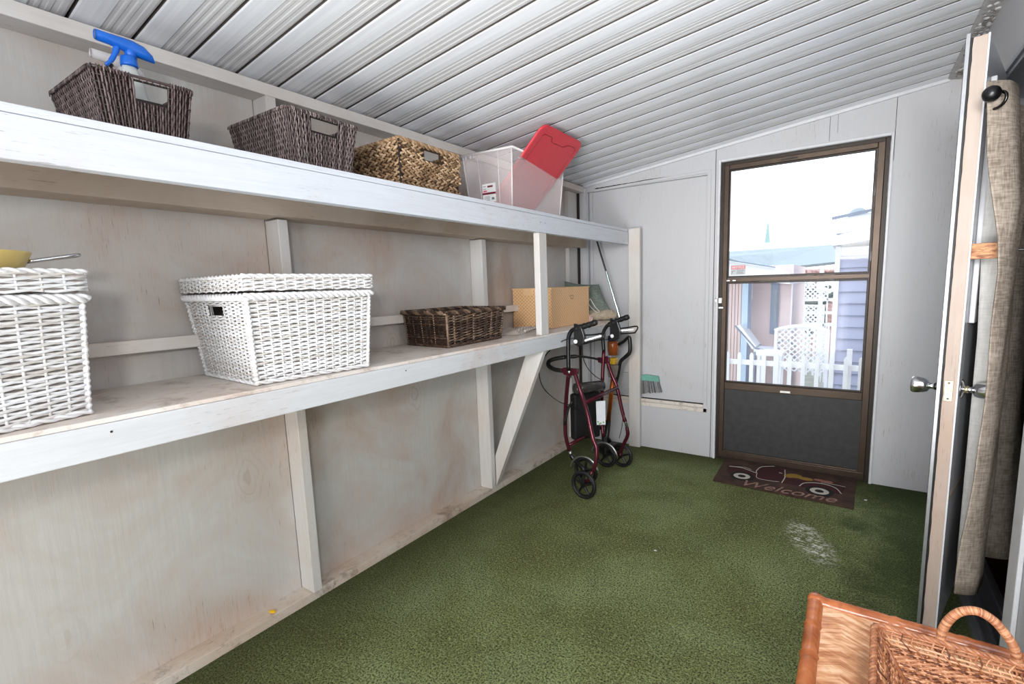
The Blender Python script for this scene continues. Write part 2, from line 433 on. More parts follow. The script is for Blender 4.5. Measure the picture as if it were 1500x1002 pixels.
prof = [(0, .010, 2), (.0075, .010, 2), (.0075, -.003, 0), (.012, -.005, 0), (.045, -.0075, 0), (.070, -.008, 0), (.0745, -.0052, 1), (.082, -.0052, 1), (.085, -.0062, 1),
        (.092, -.0062, 1), (.095, -.0048, 1), (.103, -.0048, 1), (.106, -.0058, 1), (.114, -.0058, 1), (.117, -.0044, 1), (.126, -.0044, 1), (.129, -.0052, 1), (.140, -.0045, 1), (PITCH, -.002, 2)]
mb = MB(); y0 = .497-PITCH*15
xs = (-1.90, .45)
pl = []
for k in range(36):
    for (py_, pz_, mi) in prof:
        y = y0+k*PITCH+py_
        if y < 3.515: pl.append((y, pz_, mi))
pl.append((3.515, 0, 2))
k0 = 0
for (y, pz_, mi) in pl:
    for x in xs: mb.v.append((x, y, zc(x)+pz_-.002)); mb.t.append(.5)
for i in range(len(pl)-1):
    mb.f.append((2*i, 2*i+1, 2*i+3, 2*i+2)); mb.mi.append(pl[i][2])
mb.cm = 0
cl = struct(mb, 'ceiling', [M['pan'], M['pan_rib'], M['pan_seam']], 'sloping white ribbed metal pan ceiling', 'ceiling')
MB().prism([(-1.98, YR, zc(-1.98)+.02), (.56, YR, zc(.56)+.02), (.56, YR, zc(.56)+.06), (-1.98, YR, zc(-1.98)+.06)], (0, 5.2, 0)).build('roof_deck', M['pan_seam'], cl)
# flashing with old caulk along the house wall
mb = MB().prism([(.352, YR, zc(.352)-.014), (.41, YR, zc(.41)-.030), (.41, YR, zc(.41)-.006), (.352, YR, zc(.352)-.008)], (0, 4.9+.2, 0))
random.seed(3)
for i in range(170):
    y = random.uniform(1.6, 3.45); x = random.uniform(.365, .406)
    r = random.uniform(.003, .010)
    mb.ell((x, y, zc(x)-.020-(x-.352)*.25), (r*random.uniform(.6, 1.6), 0, 0), (0, r*random.uniform(.8, 2), 0), (0, 0, r*.55), 6, 4, random.random())
struct(mb, 'trim_%d' % n, toned('flaking_flashing', (112, 104, 98), (176, 174, 174), (208, 206, 206), .5, var=.4), 'peeling flashing and caulk where the ceiling meets the house wall', 'flashing'); n += 1

# house wall (right) with the doorway
OY0, OY1, OZ = 1.785, 2.80, 1.965
mb = MB().box(XR, .53, YR, OY0, 0, 2.34).box(XR, .53, OY1, 3.505, 0, 2.34).box(XR, .53, OY0, OY1, OZ, 2.34)
struct(mb, 'wall_right', M['wall_paint'], 'white house wall with the open doorway', 'wall')
struct(MB().box(-2.0, .53, YR-.05, YR, 0, 2.36), 'wall_rear', M['wall_paint'], 'white end wall of the porch behind the viewer', 'wall')
mb = MB().box(.398, .4095, OY0-.075, OY0, 0, 2.04).box(.40, .49, OY0, OY0+.018, .03, OZ)
struct(mb, 'trim_%d' % n, M['gloss_white'], 'white near jamb and casing of the house doorway', 'door jamb', bevel=.003); n += 1
mb = MB().box(.412, .53, OY0+.018, OY1, OZ-.022, OZ-.0005).box(.404, .4098, OY0-.02, OY1+.03, OZ-.004, OZ+.012)
struct(mb, 'trim_%d' % n, M['alu'], 'aluminium head frame over the house doorway', 'door head', bevel=.002); n += 1
mb = MB().box(.40, .53, OY0+.0185, OY1, .0005, .030).box(.415, .425, OY0+.0185, OY1, .030, .042).box(.448, .456, OY0+.0185, OY1, .030, .040).box(.50, .525, OY0+.0185, OY1, .030, .046)
struct(mb, 'trim_%d' % n, M['alu'], 'grey aluminium threshold of the house doorway', 'threshold', bevel=.002); n += 1
# dark interior beyond
t = NT('dark_red_wood_floor')
g = t.noise(t.mapping((20, 1.5, 1)), 3, 4, .6); c = t.ramp(g, [(.3, lin((44, 16, 14))), (.7, lin((84, 34, 28)))])
t.col(c); t.set(Roughness=.35); M['redfloor'] = t.m
M['dark_wall'] = plain('dark_brown_panelling', (52, 44, 40), .6, var=.2)
mb = MB()
for i in range(18): mb.box(.531+i*.09, .531+i*.09+.088, 1.2, 4.6, .0, .030)
struct(mb, 'floor_1', M['redfloor'], 'dark red wooden floor inside the house', 'floor')
mb = MB().box(.531, 2.15, 4.6, 4.66, 0, 2.4).box(.531, 2.15, 1.14, 1.2, 0, 2.4).box(2.15, 2.2, 1.14, 4.66, 0, 2.4).box(.531, 2.15, 1.14, 4.66, 2.4, 2.45).box(.5305, .54, 2.85, 4.6, 0, 2.4)
struct(mb, 'wall_interior', M['dark_wall'], 'dark walls of the room inside the house', 'wall')

# ------------------------------------------------------------------ storm door (door_1)
DY = YB+.010
d1 = thing('door_1', (-.32, DY, 0), 'brown aluminium storm door with two glass panes and a black kick panel', 'door', kind='structure')
def frame_rect(mb, x0, x1, z0, z1, wl, wr, wb_, wt, ya, yb):
    mb.box(x0, x0+wl, ya, yb, z0, z1); mb.box(x1-wr, x1, ya, yb, z0, z1)
    mb.box(x0+wl, x1-wr, ya, yb, z0, z0+wb_); mb.box(x0+wl, x1-wr, ya, yb, z1-wt, z1)
DX0, DX1 = -.774, .1275
mb = MB(); frame_rect(mb, DX0, DX1, .0, 2.034, .020, .022, .02, .022, DY-.004, DY+.06)
mb.build('frame', M['brown_dark'], d1, bevel=.002)
mb = MB(); frame_rect(mb, DX0+.020, DX1-.022, .0205, 2.012, .030, .035, .050, .030, DY-.012, DY+.02)
mb.box(DX0+.05, DX1-.057, DY-.010, DY+.018, .512, .560); mb.box(DX0+.05, DX1-.057, DY-.012, DY+.018, 1.250, 1.278)
mb.build('sash', M['brown_metal'], d1, bevel=.003)
mb = MB()
frame_rect(mb, DX0+.0505, DX1-.0575, .561, 1.2495, .008, .012, .010, .012, DY-.004, DY+.014)
frame_rect(mb, DX0+.0505, DX1-.0575, 1.2785, 1.9815, .008, .012, .012, .010, DY-.004, DY+.014)
mb.build('inner_frame', M['brown_dark'], d1, bevel=.0015)
MB().box(DX0+.0507, DX1-.058, DY+.004, DY+.007, .562, 1.249).build('lower_pane', M['glass'], d1)
MB().box(DX0+.0507, DX1-.058, DY+.004, DY+.007, 1.279, 1.981).build('upper_pane', M['glass'], d1)
MB().box(DX0+.0505, DX1-.0575, DY-.002, DY+.012, .071, .5115).build('kick_panel', M['kick'], d1, bevel=.001)
MB().box(DX0+.03, DX1-.03, DY-.02, DY-.0125, .034, .060).build('bottom_sweep', M['brown_metal'], d1, bevel=.002)
la = MB().box(-.772, -.748, DY-.032, DY-.0125, 1.108, 1.146).box(-.768, -.735, DY-.045, DY-.0325, 1.072, 1.086).build('latch', M['steel'], d1, bevel=.002)
MB().box(-.797, -.776, DY-.032, DY-.019, 1.115, 1.140).build('strike', M['steel'], d1, bevel=.002)
for x in (-.345,):
    MB().box(x-.030, x+.030, DY-.018, DY-.0125, .520, .534).build('clip', M['steel'], d1, bevel=.001)
for x in (-.714, -.676): MB().box(x-.010, x+.010, DY-.016, DY-.0125, 1.256, 1.264).build('clip', M['steel'], d1)
for z in (1.35, 1.72): MB().box(.066, .071, DY-.013, DY-.005, z, z+.05).build('catch', M['black'], d1)
MB().box(-.42, -.33, DY-.016, DY-.0125, 1.990, 2.000).build('closer_bracket', M['brown_dark'], d1)
# sticker on the glass
st = thing('warning_sticker', (-.66, DY, 1.29), 'small faded red and grey warning sticker in the corner of the upper pane', 'sticker')
SX0, SX1, SZ0, SZ1 = -.703, -.610, 1.297, 1.362
MB().box(SX0, SX1, DY+.002, DY+.0035, SZ0, SZ1).build('sheet', plain('sticker_grey', (196, 200, 204), .6), st)
MB().box(SX0+.003, SX1-.003, DY+.0012, DY+.0018, SZ1-.028, SZ1-.004).build('red_band', plain('sticker_red', (214, 134, 140), .6), st)
def text(name, body, size, mat, origin, right, up, parent, extrude=.0004, shear=0, depth_n=None):
    cu = bpy.data.curves.new(name, 'FONT'); cu.body = body; cu.size = size; cu.extrude = extrude; cu.shear = shear
    cu.align_x = 'CENTER'; cu.align_y = 'CENTER'
    ob = bpy.data.objects.new(name+'_tmp', cu); COL.objects.link(ob)
    dg = bpy.context.evaluated_depsgraph_get(); me = bpy.data.meshes.new_from_object(ob.evaluated_get(dg))
    bpy.data.objects.remove(ob)
    r = V(right).normalized(); u = V(up).normalized(); nrm = r.cross(u)
    mt = Matrix((( r.x, u.x, nrm.x, origin[0]), (r.y, u.y, nrm.y, origin[1]), (r.z, u.z, nrm.z, origin[2]), (0, 0, 0, 1)))
    off = parent_loc(parent); me.transform(Matrix.Translation(-off) @ mt)
    me.materials.clear(); me.materials.append(mat)
    o2 = bpy.data.objects.new(name, me); COL.objects.link(o2); o2.parent = parent; return o2
text('sticker_lettering', 'NOTICE', .021, M['white_plastic'], ((SX0+SX1)/2, DY+.0008, SZ1-.016), (1, 0, 0), (0, 0, 1), st)
mb = MB()
for i in range(5): mb.box(SX0+.036+.004*(i % 2), SX1-.006-.006*(i % 3), DY+.0012, DY+.0018, SZ0+.005+i*.0062, SZ0+.0075+i*.0062)
mb.tube([(SX0+.006, DY+.0014, SZ0+.02), (SX0+.018, DY+.0014, SZ0+.028), (SX0+.03, DY+.0014, SZ0+.024)], .0018, 5); mb.tube([(SX0+.012, DY+.0014, SZ0+.022), (SX0+.005, DY+.0014, SZ0+.004)], .0014, 5)
mb.build('sticker_print', plain('sticker_print_grey', (120, 126, 134), .6), st)

# ------------------------------------------------------------------ shelving
sh = thing('shelving_unit', (-1.63, 1.6, 0), 'long built-in white painted two-tier wooden shelf along the left wall', 'shelf')
ZU, ZL = 1.656, .9955
MB().box(XW+.001, -1.408, -1.0, 3.44, ZU-.018, ZU).build('upper_shelf_board', M['lumber_cool'], sh, bevel=.002)
MB().box(XW+.001, -1.412, -1.0, 3.425, ZL-.012, ZL).build('lower_shelf_board', M['shelf'], sh, bevel=.002)
MB().box(-1.448, -1.41, -1.0, 3.455, 1.547, ZU-.0185).build('upper_fascia', M['lumber_cool'], sh, bevel=.003)
def sag(y): return -.0045*math.exp(-((y-1.1)/.8)**2)
def fas(u, v): return None
mb = MB(); N = 30; yy = [-1.0+4.455*i/N for i in range(N+1)]
for i in range(N):
    a, b = yy[i], yy[i+1]
    mb.hexa([(-1.448, a, .9045), (-1.41, a, .9045), (-1.41, b, .9045), (-1.448, b, .9045)], [(-1.448, a, .983+sag(a)), (-1.41, a, .983+sag(a)), (-1.41, b, .983+sag(b)), (-1.448, b, .983+sag(b))])
MB().box(-1.448, -1.41, -1.0, 3.455, .9045, .983).build('lower_fascia', painted_wood('painted_fascia_worn', (204, 206, 209), (182, 152, 134), 'Y', .65, .25, .5, thr=.55), sh, bevel=.003)
MB().box(XF+.0005, XF+.0385, -1.0, 3.44, 1.545, ZU-.0185).build('upper_ledger', M['lumber_warm'], sh, bevel=.002)
MB().box(XW+.001, XF, -1.0, 1.019, 1.545, ZU-.0185).box(XW+.001, XF, 1.0575, 2.207, 1.545, ZU-.0185).box(XW+.001, XF, 2.2465, 3.33, 1.545, ZU-.0185).build('ledger_blocking', M['lumber_warm'], sh, bevel=.002)
mb = MB().box(-1.86, -1.822, -1.0, 1.0185, 1.098, 1.138).box(-1.86, -1.822, 1.0575, 2.2065, 1.106, 1.146).box(-1.86, -1.822, 2.2465, 3.33, 1.106, 1.146)
mb.box(XW+.001, -1.86, -1.0, 1.0185, 1.103, 1.130).box(XW+.001, -1.86, 1.0575, 2.2065, 1.111, 1.138).box(XW+.001, -1.86, 2.2465, 3.33, 1.111, 1.138)
mb.build('back_rail', M['lumber'], sh, bevel=.002)
MB().box(XW+.001, XF, -1.0, 1.019, .945, ZL-.0125).box(XW+.001, XF, 1.0575, 2.207, .945, ZL-.0125).box(XW+.001, XF, 2.2465, 3.33, .945, ZL-.0125).build('lower_ledger', M['lumber_warm'], sh, bevel=.002)
MB().box(-1.448, -1.411, 2.228, 2.304, ZL+.0002, 1.5465).build('post', M['stud'], sh, bevel=.003)
MB().box(-1.412, -1.324, 3.462, 3.5035, .0005, 1.662).build('corner_post', M['stud'], sh, bevel=.003)
# slanted brace from stud foot to the fascia: top (768..799,516..527) bottom (725..731,710)
MB().prism([(-1.787, 2.248, .236), (-1.787, 2.248, .045), (-1.415, 2.248, .9035), (-1.528, 2.248, .9035)], (0, .037, 0)).build('brace', M['stud'], sh, bevel=.003)
for x, y, z in ((-1.4095, 2.245, 1.60), (-1.4095, 2.290, 1.60), (-1.4095, 3.10, .955), (-1.4095, 1.25, .96), (-1.4095, .36, .962)):
    MB().cyl((x, y, z), (x+.0006, y, z), .0028, 8).build('nail_head', M['dark_gap'], sh)

# ------------------------------------------------------------------ baskets
def lerp(a, b, t): return a+(b-a)*t
def quadpt(Q, u, w):
    """Q = (bottom-left, bottom-right, top-right, top-left)"""
    return lerp(lerp(Q[0], Q[1], u), lerp(Q[3], Q[2], u), w)
def weave(mb, Q, rows, stakes, r, amp, hole=None, vertical=False, flat=.7, sr=None, jit=.15, skew=0, tonef=None, sides=5, bulge=0):
    Q = [V(q) for q in Q]; n = (Q[1]-Q[0]).cross(Q[3]-Q[0]).normalized()
    def P(u, w):
        return quadpt(Q, u, w)+n*(bulge*math.sin(PI*u)*1.0)
    def inside(u, w): return hole and hole[0] < u < hole[1] and hole[2] < w < hole[3]
    samples = stakes*2
    for j in range(rows):
        c = (j+.5)/rows; run = []; tone = random.random() if tonef is None else tonef(j)
        jj = random.uniform(-jit, jit)/rows
        for i in range(samples+1):
            t_ = i/samples
            off = amp*math.cos(PI*t_*stakes+PI*j)
            cc = c+jj+skew/rows*math.sin(PI*t_*stakes+PI*j)
            u, w = (cc, t_) if vertical else (t_, cc)
            u = min(max(u, 0), 1); w = min(max(w, 0), 1)
            if inside(u, w):
                if len(run) > 1: mb.tube(run, r, sides, True, tone, flat=flat, up=n)
                run = []; continue
            run.append(P(u, w)+n*off)
        if len(run) > 1: mb.tube(run, r, sides, True, min(1, max(0, tone)), flat=flat, up=n)
    sr = sr or r*.8
    for i in range(stakes+1):
        t_ = i/stakes; run = []; tone = random.random()*(.35 if vertical else 1)
        for k in range(9):
            s_ = k/8
            u, w = (s_, t_) if vertical else (t_, s_)
            if inside(u, w):
                if len(run) > 1: mb.tube(run, sr, sides, True, tone)
                run = []; continue
            run.append(P(u, w))
        if len(run) > 1: mb.tube(run, sr, sides, True, tone)
def lining(mb, Q, inset, hole=None):
    Q = [V(q) for q in Q]; n = (Q[1]-Q[0]).cross(Q[3]-Q[0]).normalized()
    us = [0, 1] if not hole else [0, hole[0], hole[1], 1]; ws = [0, 1] if not hole else [0, hole[2], min(1, hole[3]), 1]
    for i in range(len(us)-1):
        for k in range(len(ws)-1):
            if hole and i == 1 and k == 1: continue
            if ws[k+1]-ws[k] < 1e-4: continue
            mb.quad(*[quadpt(Q, a, b)-n*inset for a, b in ((us[i], ws[k]), (us[i+1], ws[k]), (us[i+1], ws[k+1]), (us[i], ws[k+1]))], tone=.0)
def rope(mb, path, R, r, strands=3, pitch=.03, closed=True, step=.006, seg=6):
    """twisted rope of several strands round a path"""
    P = [V(p) for p in path]; out = []
    m = len(P)
    for i in range(m if closed else m-1):
        a, b = P[i], P[(i+1) % m]; k = max(1, int((b-a).length/step))
        for q in range(k): out.append(a.lerp(b, q/k))
    if not closed: out.append(P[-1])
    L = 0; dist = [0]
    for i in range(1, len(out)): L += (out[i]-out[i-1]).length; dist.append(L)
    if closed: L += (out[0]-out[-1]).length; turns = max(1, round(L/pitch)); k_ = turns*2*PI/L
    else: k_ = 2*PI/pitch
    for s_ in range(strands):
        pts = []; mo = len(out)
        for i, p in enumerate(out):
            d = (out[(i+1) % mo]-out[i-1]) if closed else (out[min(i+1, mo-1)]-out[max(i-1, 0)])
            d.normalize(); u = V((0, 0, 1)); u = (u-d*u.dot(d))
            if u.length < .1: u = d.orthogonal()
            u.normalize(); w = d.cross(u); a = dist[i]*k_+2*PI*s_/strands
            pts.append(p+(u*math.cos(a)+w*math.sin(a))*R)
        mb.tube(pts, r, seg, not closed, .35+.5*random.random(), closed=closed)
def ring(corn, z, out=0):
    """closed ring through plan corners pushed outward, at height z, with rounded corners"""
    c = sum((V((p[0], p[1], 0)) for p in corn), V((0, 0, 0)))/4; pts = []
    for i in range(4):
        p = V((corn[i][0], corn[i][1], 0)); d = (p-c).normalized(); q = p+d*out*1.41
        a = V((corn[i-1][0], corn[i-1][1], 0)); b = V((corn[(i+1) % 4][0], corn[(i+1) % 4][1], 0))
        q = V((q.x, q.y, z))
        da = (a-p).normalized()*.012; db = (b-p).normalized()*.012
        pts += [q+V((da.x, da.y, 0)), q+V((da.x+db.x, da.y+db.y, 0))*.25, q+V((db.x, db.y, 0))]
    return pts
def corners(B, C, A):
    """plan rectangle from near corner B, along-front C, back A -> ccw order B, C, D, A"""
    B, C, A = V(B), V(C), V(A); return [B, C, C+(A-B), A]
def walls(base, top, zb, zt):
    out = []
    for i in range(4):
        j = (i+1) % 4
        a, b, c, d = base[i], base[j], top[j], top[i]
        out.append([V((a[0], a[1], zb)), V((b[0], b[1], zb)), V((c[0], c[1], zt)), V((d[0], d[1], zt))])
    return out
def inset_plan(pl, d):
    c = sum((V(p) for p in pl), V((0, 0)))/4 if len(pl[0]) == 2 else None
    res = []
    for i in range(4):
        p = V(pl[i]); a = V(pl[i-1]); b = V(pl[(i+1) % 4])
        res.append(p+(a-p).normalized()*d+(b-p).normalized()*d)
    return res
def ccw(pl):
    ar = sum(pl[i][0]*pl[(i+1) % 4][1]-pl[(i+1) % 4][0]*pl[i][1] for i in range(4))
    return ar > 0

M['dark_weave'] = toned('dark_brown_weave', (34, 24, 24), (80, 62, 60), (146, 128, 126), .36, .6, 90, var=.3)
M['grey_weave'] = toned('greyish_brown_weave', (40, 33, 33), (98, 84, 82), (166, 152, 148), .5, .4, 90, var=.3)
M['hyacinth'] = toned('water_hyacinth_braid', (60, 42, 28), (140, 110, 80), (196, 168, 136), .55, .35, 70, var=.3)
M['white_wicker'] = toned('white_painted_wicker', (206, 200, 194), (228, 228, 228), (242, 243, 246), .4, .5, 50, var=.2)
M['wicker_core'] = plain('shadowed_wicker_core', (168, 160, 154), .8)
M['brown_wicker'] = toned('two_tone_brown_wicker', (26, 18, 14), (66, 46, 34), (140, 116, 96), .45, .5, 55, var=.45)
M['core_dark'] = plain('dark_weave_core', (24, 18, 17), .8)
M['core_tan'] = plain('tan_weave_core', (60, 42, 26), .8)

def slot_basket(name, B, C, A, zb, zt, hole, mat, core, lab, inset, rows, stakes, r, group=None, rod=False):
    top = corners(B, C, A); base = inset_plan(top, inset)
    root = thing(name, (base[0].x, base[0].y, zb), lab, 'basket', group)
    W = walls(base, top, zb+.003, zt)
    mb = MB(); ml = MB()
    for i, Q in enumerate(W):
        if not ccw(top): Q = [Q[1], Q[0], Q[3], Q[2]]
        h = hole if i in (0, 2) else None
        L = (Q[1]-Q[0]).length; rr = int(rows*L/.25)
        hh = h
        if i in (0, 2) and h and not ccw(top): hh = (1-h[1], 1-h[0], h[2], h[3])
        weave(mb, Q, rr, stakes, r, r*.85, hh, True, .75, jit=.2, sr=r*.55, tonef=lambda j: .3+.42*random.random())
        lining(ml, Q, .0035, hh)
    mb.build('woven_body', mat, root, smooth=True)
    b4 = [V((p.x, p.y, zb+.0015)) for p in inset_plan(base, .003)]
    ml.hexa(b4, [p+V((0, 0, .004)) for p in b4]); ml.build('core', core, root)
    mb = MB(); rg = ring([(p.x, p.y) for p in top], zt, .001)
    mb.tube(rg, r*1.7, 7, False, .35, closed=True)
    per = []
    for i in range(len(rg)):
        a, b = rg[i], rg[(i+1) % len(rg)]; k = max(1, int((b-a).length/.006))
        for q in range(k):
            if rod and i in (2,) and .36 < q/k < .80: continue
            p = a.lerp(b, q/k); d = (b-a).normalized(); w = V((0, 0, 1)).cross(d)
            mb.tube([p+w*r*2.1-V((0, 0, r*3.2)), p+w*r*2.0+V((0, 0, r*.6)), p+V((0, 0, r*2.2)), p-w*r*2.0+V((0, 0, r*.6)), p-w*r*2.1-V((0, 0, r*3.2))], r*.62, 5, True, random.random())
    mb.build('rim', mat, root, smooth=True)
    return root, top, base

bk1, tp1, bs1 = slot_basket('wicker_basket', (-1.487, .440), (-1.480, .645), (-1.770, .434), ZU, 1.800, (.40, .74, .66, .93), M['dark_weave'], M['core_dark'],
    'dark brown woven basket on the upper shelf holding the spray bottles', .017, 44, 9, .0024, 'dark woven baskets on the upper shelf', True)
MB().tube([V((-1.4855, .512, 1.797)), V((-1.4835, .600, 1.797))], .0034, 8).build('handle_rod', M['steel'], bk1)
bk2, tp2, bs2 = slot_basket('wicker_basket', (-1.460, .893), (-1.471, 1.155), (-1.800, .886), ZU, 1.829, (.33, .72, .72, .93), M['grey_weave'], M['core_dark'],
    'greyish brown woven basket with an open hand hole, second from the left', .022, 44, 11, .0022, 'dark woven baskets on the upper shelf')

# braided water hyacinth basket
def braid_wall(mb, Q, rows, leaf, hole=None):
    Q = [V(q) for q in Q]; n = (Q[1]-Q[0]).cross(Q[3]-Q[0]).normalized(); L = (Q[1]-Q[0]).length
    hgt = (Q[3]-Q[0]).length; rh = hgt/rows; cnt = int(L/leaf)
    ud = (Q[1]-Q[0]).normalized(); vd = n.cross(ud)
    for j in range(rows):
        base_t = random.uniform(.2, .8); ph = random.random()
        for s_ in (0, 1):
            for i in range(cnt+1):
                u = (i+.5*s_+ph*.5)/cnt; w = (j+.5+(.21 if s_ else -.21))/rows
                if u > .995 or u < .005: continue
                if hole and hole[0]-.05 < u < hole[1]+.05 and hole[2]-.05 < w < hole[3]+.05: continue
                a = (-.40 if s_ else .40)+random.uniform(-.12, .12)
                d = ud*math.cos(a)+vd*math.sin(a); e = n.cross(d)
                p = quadpt(Q, u, w)+n*(.002+random.uniform(-.001, .0015))
                mb.ell(p, d*leaf*.68, e*rh*.27, n*.0052, 7, 5, min(1, max(0, base_t*.4+random.random()*.65)))
top = corners((-1.452, 1.325), (-1.463, 1.672), (-1.738, 1.330)); base = inset_plan(top, .004)
bk3 = thing('braided_basket', (top[0].x, top[0].y, ZU), 'tan braided basket with a square hand hole, beside the clear plastic tote', 'basket')
mb = MB(); ml = MB(); hole3 = (.40, .64, .70, .90)
for i, Q in enumerate(walls(base, top, ZU+.002, 1.832)):
    h = hole3 if i in (0, 2) else None
    h = h if i == 0 or h is None else (1-h[1], 1-h[0], h[2], h[3])
    braid_wall(mb, Q, 9, .026, h); lining(ml, Q, .003, h)
mb.build('braided_body', M['hyacinth'], bk3, smooth=True)
b4 = [V((p.x, p.y, ZU+.0015)) for p in base]; ml.hexa(b4, [p+V((0, 0, .004)) for p in b4]); ml.build('core', M['core_tan'], bk3)
mb = MB(); rg = [V((p.x, p.y, 1.833)) for p in top]
rope(mb, rg, .0045, .0048, 3, .045, True, .008); mb.build('rim', M['hyacinth'], bk3, smooth=True)
mb = MB(); tp_ = V((top[0].x, top[0].y, 1.828)); bt_ = V((base[0].x, base[0].y, ZU+.002))
mb.tube([bt_+V((.004, -.004, 0)), tp_+V((.004, -.004, 0))], .0035, 6); mb.build('corner_wire', M['core_dark'], bk3)

# ---- white wicker hampers
def hamper(name, lab, base, top, zb, zrim, zlid0, zlid1, rows, st_front, st_side, hole_side=None, group=None):
    root = thing(name, (base[0].x, base[0].y, zb), lab, 'basket', group)
    mb = MB(); ml = MB()
    for i, Q in enumerate(walls(base, top, zb+.004, zrim)):
        L = (Q[1]-Q[0]).length; stk = st_front if i in (0, 2) else st_side
        rr = rows if i in (0, 2) else int(rows*1.25)
        h = hole_side if i in (1, 3) else None
        if h and i == 1: h = (1-h[1], 1-h[0], h[2], h[3])
        rad = (zrim-zb)/rr*.50
        weave(mb, Q, rr, stk, rad, rad*.85, h, False, .8, sr=rad*.8, jit=.18, skew=.28, bulge=.004)
        if h:
            def hp(u, w): return quadpt(Q, u, w)
            mb.tube([hp(h[0], h[2]), hp(h[1], h[2]), hp(h[1], h[3]), hp(h[0], h[3])], rad*1.1, 5, False, .6, closed=True)
        lining(ml, Q, .006, h)
    for k in range(4):    # corner posts wrapped by the weavers
        a = V((base[k].x, base[k].y, zb+.004)); b = V((top[k].x, top[k].y, zrim))
        mb.tube([a, b], .0062, 7, True, .7)
        for q in range(rows):
            if q % 2: continue
            p = a.lerp(b, (q+.5)/rows); c = V((sum(x.x for x in base)/4, sum(x.y for x in base)/4, p.z)); d = (p-c).normalized(); e = V((-d.y, d.x, 0))
            mb.ell(p+d*.003, e*.011, d*.005, V((0, 0, .0062)), 7, 4, random.random())
    mb.build('woven_body', M['white_wicker'], root, smooth=True)
    b4 = [V((p.x, p.y, zb+.0015)) for p in base]; ml.hexa(b4, [p+V((0, 0, .004)) for p in b4]); ml.build('core', M['wicker_core'], root)
    mb = MB(); rope(mb, [V((p.x, p.y, zb+.0085)) for p in inset_plan(base, -.003)], .0036, .0042, 2, .075); mb.build('foot_braid', M['white_wicker'], root, smooth=True)
    mb = MB(); rope(mb, [V((p.x, p.y, zrim+.007)) for p in inset_plan(top, -.006)], .0065, .0058, 3, .062); mb.build('rim_braid', M['white_wicker'], root, smooth=True)
    lid = MB(); lt = inset_plan(top, -.010); ml2 = MB()
    for i, Q in enumerate(walls(lt, lt, zlid0, zlid1-.004)):
        weave(lid, Q, 7, st_front if i in (0, 2) else st_side, .0034, .003, None, False, .8, jit=.15, skew=.4); lining(ml2, Q, .004)
    rope(lid, [V((p.x, p.y, zlid1-.002)) for p in lt], .003, .0040, 2, .05)
    Q = [V((p.x, p.y, zlid1-.004)) for p in lt]
    weave(lid, Q, 60, 14, .0034, .0026, None, False, .8)
    lo = MB(); lid_ob = lid.build('lid', M['white_wicker'], root, smooth=True)
    ml2.hexa([p-V((0, 0, .010)) for p in Q], [p-V((0, 0, .004)) for p in Q]); ml2.build('lid_core', M['wicker_core'], lid_ob)
    return root
# middle hamper
base = [V((-1.462, .722)), V((-1.437, 1.098)), V((-1.82, 1.12)), V((-1.822, .742))]
top = [V((-1.455, .713)), V((-1.444, 1.132)), V((-1.838, 1.14)), V((-1.846, .716))]
hamper('wicker_hamper', 'white wicker hamper with lid and square hand hole, in the middle of the lower shelf', base, top, ZL, 1.252, 1.276, 1.321, 38, 14, 17, (.40, .64, .80, .93), 'white wicker hampers on the lower shelf')
# left hamper, turned a little
def rot2(o, ang, pts): ca, sa = math.cos(ang), math.sin(ang); return [V((o[0]+x*ca-y*sa, o[1]+x*sa+y*ca)) for x, y in pts]
o = (-1.492, .345); ang = math.radians(15)
base = rot2(o, ang, [(0, -.40), (0, 0), (-.30, 0), (-.30, -.40)])
top = rot2(o, ang, [(.0, -.42), (.0, .020), (-.32, .020), (-.32, -.42)])
hamper('wicker_hamper', 'white wicker hamper carrying the yellow pan, at the left end of the lower shelf', base, top, ZL, 1.262, 1.285, 1.332, 36, 11, 12, (.4, .6, .8, .93), 'white wicker hampers on the lower shelf')
# yellow pan with wire handle on the left hamper
pc = V((-1.60, .195, 1.335))
pn = thing('enamel_pan', pc, 'yellow enamel pan with a steel loop handle on top of the left white hamper', 'pan')
M['yellow'] = plain('pale_yellow_enamel', (224, 198, 122), .3, var=.04)
MB().lathe([(.001, .004), (.085, .004), (.098, .010), (.112, .040), (.118, .041), (.117, .037), (.103, .008), (.088, 0), (.001, 0)][::-1], pc, n=48).build('bowl', M['yellow'], pn, smooth=True)
hd = curve([pc+V((-.02, .112, .022)), pc+V((-.014, .15, .030)), pc+V((-.006, .192, .037)), pc+V((.006, .202, .040)), pc+V((.020, .190, .038)), pc+V((.024, .15, .030)), pc+V((.028, .108, .021))], 6)
MB().tube(hd, .0042, 8).build('handle', M['chrome'], pn, smooth=True)

# ---- brown rectangular wicker basket
base = [V((-1.525, 1.612)), V((-1.545, 2.03)), V((-1.815, 2.04)), V((-1.805, 1.632))]
top = [V((-1.52, 1.604)), V((-1.532, 2.045)), V((-1.825, 2.055)), V((-1.815, 1.620))]
zt = 1.150
root = thing('wicker_tray_basket', (-1.53, 1.62, ZL), 'low open dark brown wicker basket with twisted rim, left of the shelf post', 'basket')
mb = MB(); ml = MB()
for i, Q in enumerate(walls(base, top, ZL+.004, zt)):
    if i in (0, 2):   # wrapped ribs
        weave(mb, Q, 24, 9, .0034, .0052, None, False, .8, sr=.0050, jit=.1, skew=.45, tonef=lambda j: .35+.5*random.random())
    else:
        weave(mb, Q, 28, 10, .0029, .0026, None, False, .8, sr=.0030, jit=.15, skew=.1, tonef=lambda j: .1+.55*random.random())
    lining(ml, Q, .006)
for k in range(4):
    mb.tube([V((base[k].x, base[k].y, ZL+.004)), V((top[k].x, top[k].y, zt))], .0055, 7, True, .8)
mb.build('woven_body', M['brown_wicker'], root, smooth=True)
